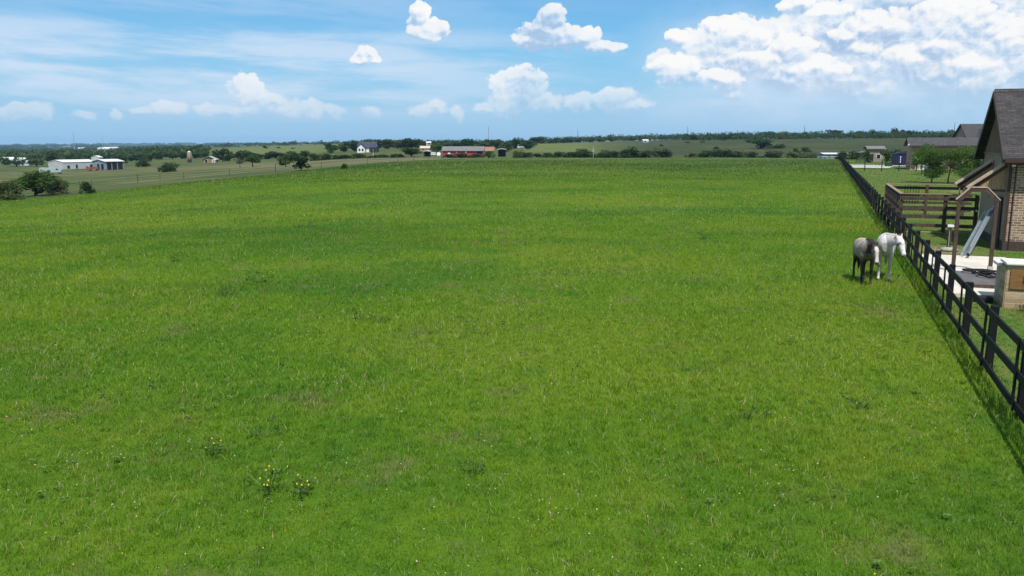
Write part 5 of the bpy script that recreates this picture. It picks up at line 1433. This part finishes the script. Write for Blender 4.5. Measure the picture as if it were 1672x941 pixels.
house('terracotta_house', 'long low house with a terracotta roof behind the red barn', 'house', (on(781, 350).x, 350, zat(781, 249.5, 350)), 0, 6.4, 6, zat(781, 246.5, 350) - zat(781, 249.5, 350), zat(781, 240.5, 353) - zat(781, 249.5, 350), M_TANW, M_TERRA, 'x', .3, [('f', 1, 1.8, .1, .7, M_GLASS, 'window'), ('f', 4, 4.8, .1, .7, M_GLASS, 'window')])
def canopy(px, wpx, ytop, Y, label):
    p = on(px, Y); w = wpx / 1370 * Y; h = max(1.4, zat(px, ytop, Y) - p.z)
    o = thing('open_canopy', label, 'canopy', p)
    MB().prism([(-.2, h - .3), (w / 2, h), (w + .2, h - .3), (w + .2, h - .42), (w / 2, h - .14), (-.2, h - .42)], -.2, 3.2, 'y').build('roof', M_ROOFW, o)
    for x in (.08, w - .08):
        for y in (.08, 2.92): MB().box(x - .06, x + .06, y - .06, y + .06, -.3, h - .40).build('post', M_TRIM, o)
    MB().box(.15, w - .15, 2.6, 2.7, 0, h - .45).build('back_panel', M_DARK, o)
canopy(691, 11, 245.8, 300, 'white-roofed open canopy right of the big bushy green tree')
canopy(813, 13, 242.6, 305, 'white-roofed open canopy right of the terracotta house')
def camper(px, Y, wpx, label):
    p = on(px, Y); s = wpx / 1370 * Y / 5.0
    o = thing('camper_trailer', label, 'trailer', p, R_(3)); o.scale = (s, s, s)
    b = MB().prism([(-2.4, .45), (2.4, .45), (2.5, 1.4), (2.2, 2.5), (-2.3, 2.5), (-2.5, 1.2)], -1.0, 1.0, 'y').build('body', M_WHITE, o)
    for x in (-1.6, .9): MB().box(x, x + .8, -1.03, -1.003, 1.4, 2.0).build('window', M_GLASS, b)
    MB().box(-.35, .25, -1.03, -1.003, .55, 2.1).build('door', M_GALV, b)
    for x in (-.5, .4): wheel(o, x, -.85, .32, .32)
    MB().beam((2.4, 0, .5), (3.4, 0, .45), .1, .08).build('drawbar', M_GALV, o)
camper(706, 322, 10, 'white camper trailer just left of the red barn')
camper(850, 600, 12, 'white trailer parked on the bright slope above the bush row')
def tank(px, Y, ytop, label):
    p = on(px, Y); h = max(1.0, zat(px, ytop, Y) - p.z)
    o = thing('water_tank', label, 'tank', p)
    MB().cyl((0, 0, 0), (0, 0, h * .85), h * .42, n=14).cyl((0, 0, h * .85), (0, 0, h), h * .42, h * .12, 14).build('barrel', M_WHITE, o, True)
    MB().cyl((0, 0, h), (0, 0, h + .1), h * .1, n=10).build('lid', M_GALV, o)
tank(716, 298, 249, 'white tank beside the left end of the red barn')
house('stone_chalet', 'pale house with a tan roof half hidden in trees above the canopy', 'house', (on(686, 420).x, 420, zat(686, 245.5, 420)), 0, 4.6, 5, 1.0, 2.0, M_TANW, plain('pale_tan_roof', (.46, .40, .28), .8, .15), 'x', .3, [('f', 1, 2, .1, .8, M_GLASS, 'window')])
for (px, yt, yb, w, Y, lab) in ((985, 226.5, 230.5, 33, 985, 'long pink-white building on the skyline above the bush row'), (1050, 228, 232.5, 9, 690, 'small white shed on the skyline left of the scrub hill'), (696, 231.5, 236.5, 7, 500, 'white house peeping out of the wood left of the red barn')):
    b = zat(px, yb, Y); h = zat(px, yt, Y) - b
    house('hill_building', lab, 'building', (on(px, Y).x, Y, b), 0, w / 1370 * Y, 8, h * .6, h, M_METALW, M_ROOFW, 'x', .2, [('f', 1, 2.4, .1, h * .45, M_DARK, 'door')])

def mast(px, ytop, Y, label):
    p = on(px, Y); h = zat(px, ytop, Y) - p.z
    o = thing('radio_mast', label, 'radio mast', p, .4)
    b = MB(); k = max(.7, h * .022)
    c = [(math.cos(a) * k, math.sin(a) * k) for a in (0, 2.09, 4.19)]
    for x, y in c: b.cyl((x, y, -1), (x * .25, y * .25, h * .93), .13 + Y * .00006, n=5)
    n = 16
    for i in range(n):
        z0, z1 = h * .93 * i / n, h * .93 * (i + 1) / n; f0, f1 = 1 - .75 * i / n, 1 - .75 * (i + 1) / n
        for j in range(3):
            a, d = c[j], c[(j + 1) % 3]; b.cyl((a[0] * f0, a[1] * f0, z0), (d[0] * f1, d[1] * f1, z1), .08, n=4)
    b.build('lattice', M_GALV, o)
    MB().cyl((0, 0, h * .93), (0, 0, h), .12 + Y * .00005, n=5).build('antenna', M_GALV, o)
for a in ((121, 212, 1800, 'tall lattice mast above the long white shed'), (168, 222, 2200, 'faint lattice mast above the blue-grey shed'), (798, 205, 900, 'thin mast on the skyline right of the red barn'), (943, 211, 1100, 'thin mast on the skyline above the bush row'),
          (1122, 205, 1000, 'thin mast where the scrub hill skyline begins'), (1312, 204, 1000, 'thin mast in the middle of the scrub hill skyline'), (1556, 199, 1000, 'thin mast above the long brick house roof')): mast(*a)
def pale_post():
    p = on(969, 268); h = zat(969, 239.5, 268) - p.z
    o = thing('utility_post', 'pale post standing in front of the bush row on the crest', 'post', p)
    MB().cyl((0, 0, -.2), (0, 0, h), .085, n=8).build('shaft', M_GALV, o); MB().box(-.25, .25, -.2, .2, h * .55, h * .75).build('box', M_GALV, o)
    p = on(609, 300); h = zat(609, 243, 300) - p.z
    o = thing('utility_post', 'white post standing in the low hedge right of the white house', 'post', p)
    MB().cyl((0, 0, -.2), (0, 0, h), .09, n=8).build('shaft', M_GALV, o); MB().cyl((0, 0, 0), (0, 0, h * .3), .2, n=8).build('base', M_WHITE, o)
pale_post()

# --- wire fence between the field and the tan pasture
def wire_fence():
    pts = [at(x, y) for x, y in ((86, 313), (150, 304), (225, 298), (300, 293), (375, 287.5), (450, 281), (525, 274.5), (600, 269), (650, 266), (700, 263.5), (740, 261.5))]
    o = thing('wire_fence', 'thin wire fence on posts between the field and the tan pasture', 'fence', pts[0])
    b0 = pts[0]; wires = MB(); prev = None; rng = random.Random(2); n = 0
    for a, c in zip(pts[:-1], pts[1:]):
        d = (c - a).length; k = max(1, int(d / 6.5))
        for i in range(k):
            q = a.lerp(c, i / k); q.z = hz(q.x, q.y); l = q - b0
            big = n % 4 == 0
            s = .085 if big else .045
            MB().cyl((l.x, l.y, l.z - .1), (l.x + rng.uniform(-.06, .06), l.y, l.z + (1.5 if big else 1.3)), s, n=6).build('post', M_BARK, o)
            if prev is not None:
                for h in (.4, .75, 1.1): wires.cyl(prev + Vector((0, 0, h)), l + Vector((0, 0, h)), .008, n=3, caps=False)
            prev = l; n += 1
    wires.build('wire', M_GALV, o)
wire_fence()

# --- right: behind the end of the black fence
def long_roofs():
    Y = 262; p = on(1343, Y); w = 14.5 / 1370 * Y
    h = zat(1343, 255.6, Y) - p.z
    o = house('stock_shelter', 'low pale blue-white shelter just left of the black fence end', 'shelter', p, 0, w + 2.5, 4, h * .86, h, plain('pale_blue_wall', (.58, .66, .70), .6, .1), M_ROOFW, 'x', .15, [('f', .6, 1.3, .0, h * .5, M_DARK, 'door')])
    Y = 275; p = on(1347, Y); w = 42 / 1370 * Y; h = zat(1347, 250.4, Y) - p.z
    house('long_shed', 'long shed with a bright white roof behind the black fence end', 'shed', p, 0, w, 6, h * .74, h, M_METALB, M_ROOFW, 'x', .3, [('f', 3, 5, .0, h * .6, M_DARK, 'bay'), ('f', 6, 7.4, .0, h * .6, M_DARK, 'bay')])
long_roofs()
p = at(1409, 266); Yh = 205.
pz = hz(on(1410, Yh).x, Yh)
o = house('stone_hut', 'small tan stone hut with a grey roof and a side porch behind the lawn', 'hut', on(1419, Yh), YROT * .6, 3.5, 4.5, zat(1420, 243, Yh) - pz, zat(1420, 239.3, Yh + 2) - pz, plain('hut_stone', (.24, .20, .15), .9, .25, 1.5), M_ROOFG, 'x', .45, [('f', .5, 1.2, .1, 1.9, M_DARK, 'door'), ('f', 1.9, 2.8, .9, 1.8, M_GLASS, 'window')])
pr = MB().prism([(-2.0, 2.15), (-.01, 2.65), (-.01, 2.78), (-2.0, 2.28)], .2, 4.2, 'y').build('porch_roof', M_ROOFG, o)
for y in (.3, 4.0): MB().box(-1.9, -1.78, y, y + .12, -.2, 2.16).build('post', M_TRIM, pr)
def blue_box():
    Yb = 178.; p = on(1463, Yb)
    o = thing('storage_cabin', 'navy blue storage cabin with white marks on its front', 'cabin', p, YROT * .35)
    MB().box(0, 2.35, 0, 2.4, .05, 2.25).build('body', M_NAVY, o)
    MB().prism([(-.08, 2.253), (2.43, 2.253), (2.43, 2.38), (1.18, 2.62), (-.08, 2.38)], -.08, 2.48, 'y').build('roof', M_NAVY, o)
    d = MB().box(.35, 2.0, -.035, -.003, .1, 2.05).build('door', plain('navy_door', (.016, .018, .062), .5, .15), o)
    m_ = MB()
    for z in (.45, .95, 1.45):                             # upright line of white letter-like marks, too small to read
        m_.prism([(1.04, z), (1.17, z), (1.25, z + .12), (1.16, z + .2), (1.24, z + .3), (1.12, z + .40), (1.02, z + .26), (1.09, z + .17)], -.05, -.037, 'y')
    m_.build('white_marking', M_WHITE, d)
    b = thing('box', 'small dark green box on the ground left of the navy blue cabin', 'box', on(1450, 168), 0)
    MB().box(0, 1.2, 0, .8, 0, .62).build('box_body', plain('dark_green_paint', (.02, .04, .022), .6, .2), b); MB().box(-.04, 1.24, -.04, .84, .623, .70).build('lid', plain('dark_green_lid', (.025, .05, .028), .6, .2), b)
blue_box()
def back_fence():
    a = uv(150, .2); n = 5; L = 2.6
    root = thing('pipe_fence', 'dark thin-railed fence crossing the lawn behind the pen', 'fence', (a.x, a.y, hz(a.x, a.y)), YROT)
    for i in range(n): MB().cyl((i * L, 0, -.1), (i * L, 0, 1.55 if i != 2 else 1.9), .075, n=8).build('post', M_DARK, root)
    for z in (.35, .8, 1.35): MB().cyl((0, 0, z), ((n - 1) * L, 0, z), .03, n=6).build('rail', M_DARK, root)
back_fence()
def drive():
    q = [uv(168, 1.5), uv(168, 7.5), uv(182, 9.5), uv(182, 13), uv(188, 13), uv(190, 1.5)]
    mb = MB(); mb.add([(p.x, p.y, hz(p.x, p.y) + .03) for p in q], [tuple(range(len(q)))])
    tag(mb.build('driveway', plain('drive_concrete', (.46, .445, .42), .9, .1), None), kind='structure')
drive()

def brick_house():
    o = house('brick_house', 'long low brick house with a grey roof behind the young lawn trees', 'house', uv(161, 10.6), YROT, 19, 9, 4.25, 5.45, M_HBRICK, M_HSHING, 'x', .6,
        [('f', .5, 1.15, 1.55, 2.75, M_WHITE, 'window'), ('f', 1.5, 3.6, .12, 1.5, plain('pale_panel', (.42, .50, .52), .5, .1), 'patio_door'), ('f', 6.5, 8.0, 1.0, 2.4, M_GLASS, 'window'), ('f', 11, 12.5, 1.0, 2.4, M_GLASS, 'window')])
    MB().box(.7, 1.05, -.36, -.045, .0, 1.5).build('white_post', M_WHITE, o)
    MB().box(-.1, 4.6, -1.6, -.05, -.02, .14).build('step', M_CONC, o)
    MB().box(-.55, 19.5, -.76, -.61, 3.86, 4.02).build('gutter', M_TRIM, o)
    MB().box(-.62, -.45, -.5, 1.0, 4.02, 4.5).build('vent_cowl', M_WHITE, o)
    p = uv(171, 21.2)
    h2 = house('gable_house', 'taller brick house with a steep gable behind the long brick house', 'house', p, R_(4), 14, 6.6, 4.3, 8.0, M_HBRICK, M_HSHING, 'x', .4, [('l', 2.6, 3.9, 4.5, 5.6, M_GLASS, 'window')])
    MB().prism([(.5, -.2), (5.1, -.2), (5.1, 4.0), (2.8, 6.9), (.5, 4.0)], -2.2, -.01, 'y').build('cross_gable', M_HBRICK, h2)
    MB().prism([(.1, 3.75), (2.8, 7.05), (2.8, 7.22), (.1, 3.92)], -2.5, 3.4, 'y').prism([(2.804, 7.05), (5.5, 3.75), (5.5, 3.92), (2.804, 7.22)], -2.5, 3.4, 'y').build('cross_roof', M_HSHING, h2)
brick_house()

# --- weeds that stand out of the grass, and a shrub at the counter
def weed(px, py, size, label, seed, yellow):
    size *= .8
    p = at(px, py); rng = np.random.default_rng(seed)
    o = thing('weed_plant', label, 'weed', p, rng.uniform(0, 6), 'tall weeds in the field')
    lob = [((rng.normal(0, .42) * size, rng.normal(0, .42) * size, rng.uniform(.08, .6) * size), (.22 * size, .22 * size, .16 * size)) for _ in range(9)]
    v, t_ = leaf_cloud(rng, lob, 110, .05 * size + .010); F = np.arange(len(v)).reshape(-1, 4)
    np_mesh('leaves', v, F.ravel(), np.full(len(F), 4), LM_YOUNG, o, dict(tint=t_))
    st = MB(); fl = MB()
    for c, r in lob:
        tip = Vector(c) + Vector((0, 0, .25 * size)); st.cyl((0, 0, -.03), tip, .008, .004, 5)
        if yellow: (fl.cyl(tip, tip + Vector((0, 0, .015)), .011, .008, 7) if rng.random() < .3 or not fl.v else None)
    st.build('stem', D.materials['herb_leaf'], o)
    if yellow: fl.build('flower_head', D.materials['flower_yellow'], o)
WEEDS = [(421, 462, .75, 'tall dark weed with yellow flowers in the left half of the field', 1), (367, 485, .6, 'dark leafy weed left of and nearer than the tall flowering weed', 0), (580, 523, .5, 'small weed tuft in the middle of the field', 1), (612, 528, .45, 'small dark weed tuft just right of another in mid field', 0),
         (347, 742, .42, 'dark upright weed in the near field, left of a big leafy weed patch', 1), (440, 800, .45, 'broad leafy weed nearest the lower left, left one of a pair', 1), (492, 806, .45, 'broad leafy weed nearest the lower left, right one of a pair', 1), (430, 716, .40, 'leafy weed with white tips behind the lower left pair', 0),
         (125, 347, 1.3, 'dark weed clump near the left field edge', 0), (292, 428, .7, 'yellow flowering weed left of the tall dark weed', 1), (1228, 686, .38, 'small dark weed in the near field left of the fence', 0), (1404, 668, .40, 'dark weed close to the near part of the black fence', 0),
         (774, 775, .32, 'little weed low in the middle of the near field', 0), (505, 372, .8, 'dark weed tuft far out in the left half of the field', 0), (1150, 392, .7, 'weed tuft in the far right half of the field, left of the horses', 0)]
for i, w_ in enumerate(WEEDS): weed(w_[0], w_[1], w_[2], w_[3], 100 + i, w_[4])
def shrub():
    p = uv(24.1, 2.35); rng = np.random.default_rng(9)
    o = thing('garden_shrub', 'green shrub in front of the stone counter at right edge', 'shrub', p)
    cr, lobes = crown_mesh('crown', rng, 'bush', .9, .75, .05, 900, .035, LM_YOUNG); cr.parent = o
    mb = MB()
    for c, r in lobes: mb.cyl((0, 0, -.05), c, .012, .004, 5)
    mb.build('stem', M_BARK, o)
shrub()
# ------------------------------------------------------------------ the air over the plain
def haze():
    mb = MB().box(-9800, 9800, -260, 9700, -16.5, 62)
    m = D.materials.new('haze'); m.use_nodes = True; t = NT(m.node_tree); t.n.clear()
    out = t.new('ShaderNodeOutputMaterial'); v = t.new('ShaderNodeVolumePrincipled')
    v.inputs['Color'].default_value = (.40, .70, 1.0, 1); v.inputs['Density'].default_value = 7.5e-5; v.inputs['Anisotropy'].default_value = .0
    t.l.new(v.outputs[0], out.inputs['Volume'])
    m.cycles.homogeneous_volume = True if hasattr(m.cycles, 'homogeneous_volume') else None
    o = mb.build('haze', m); tag(o, kind='stuff')
haze()
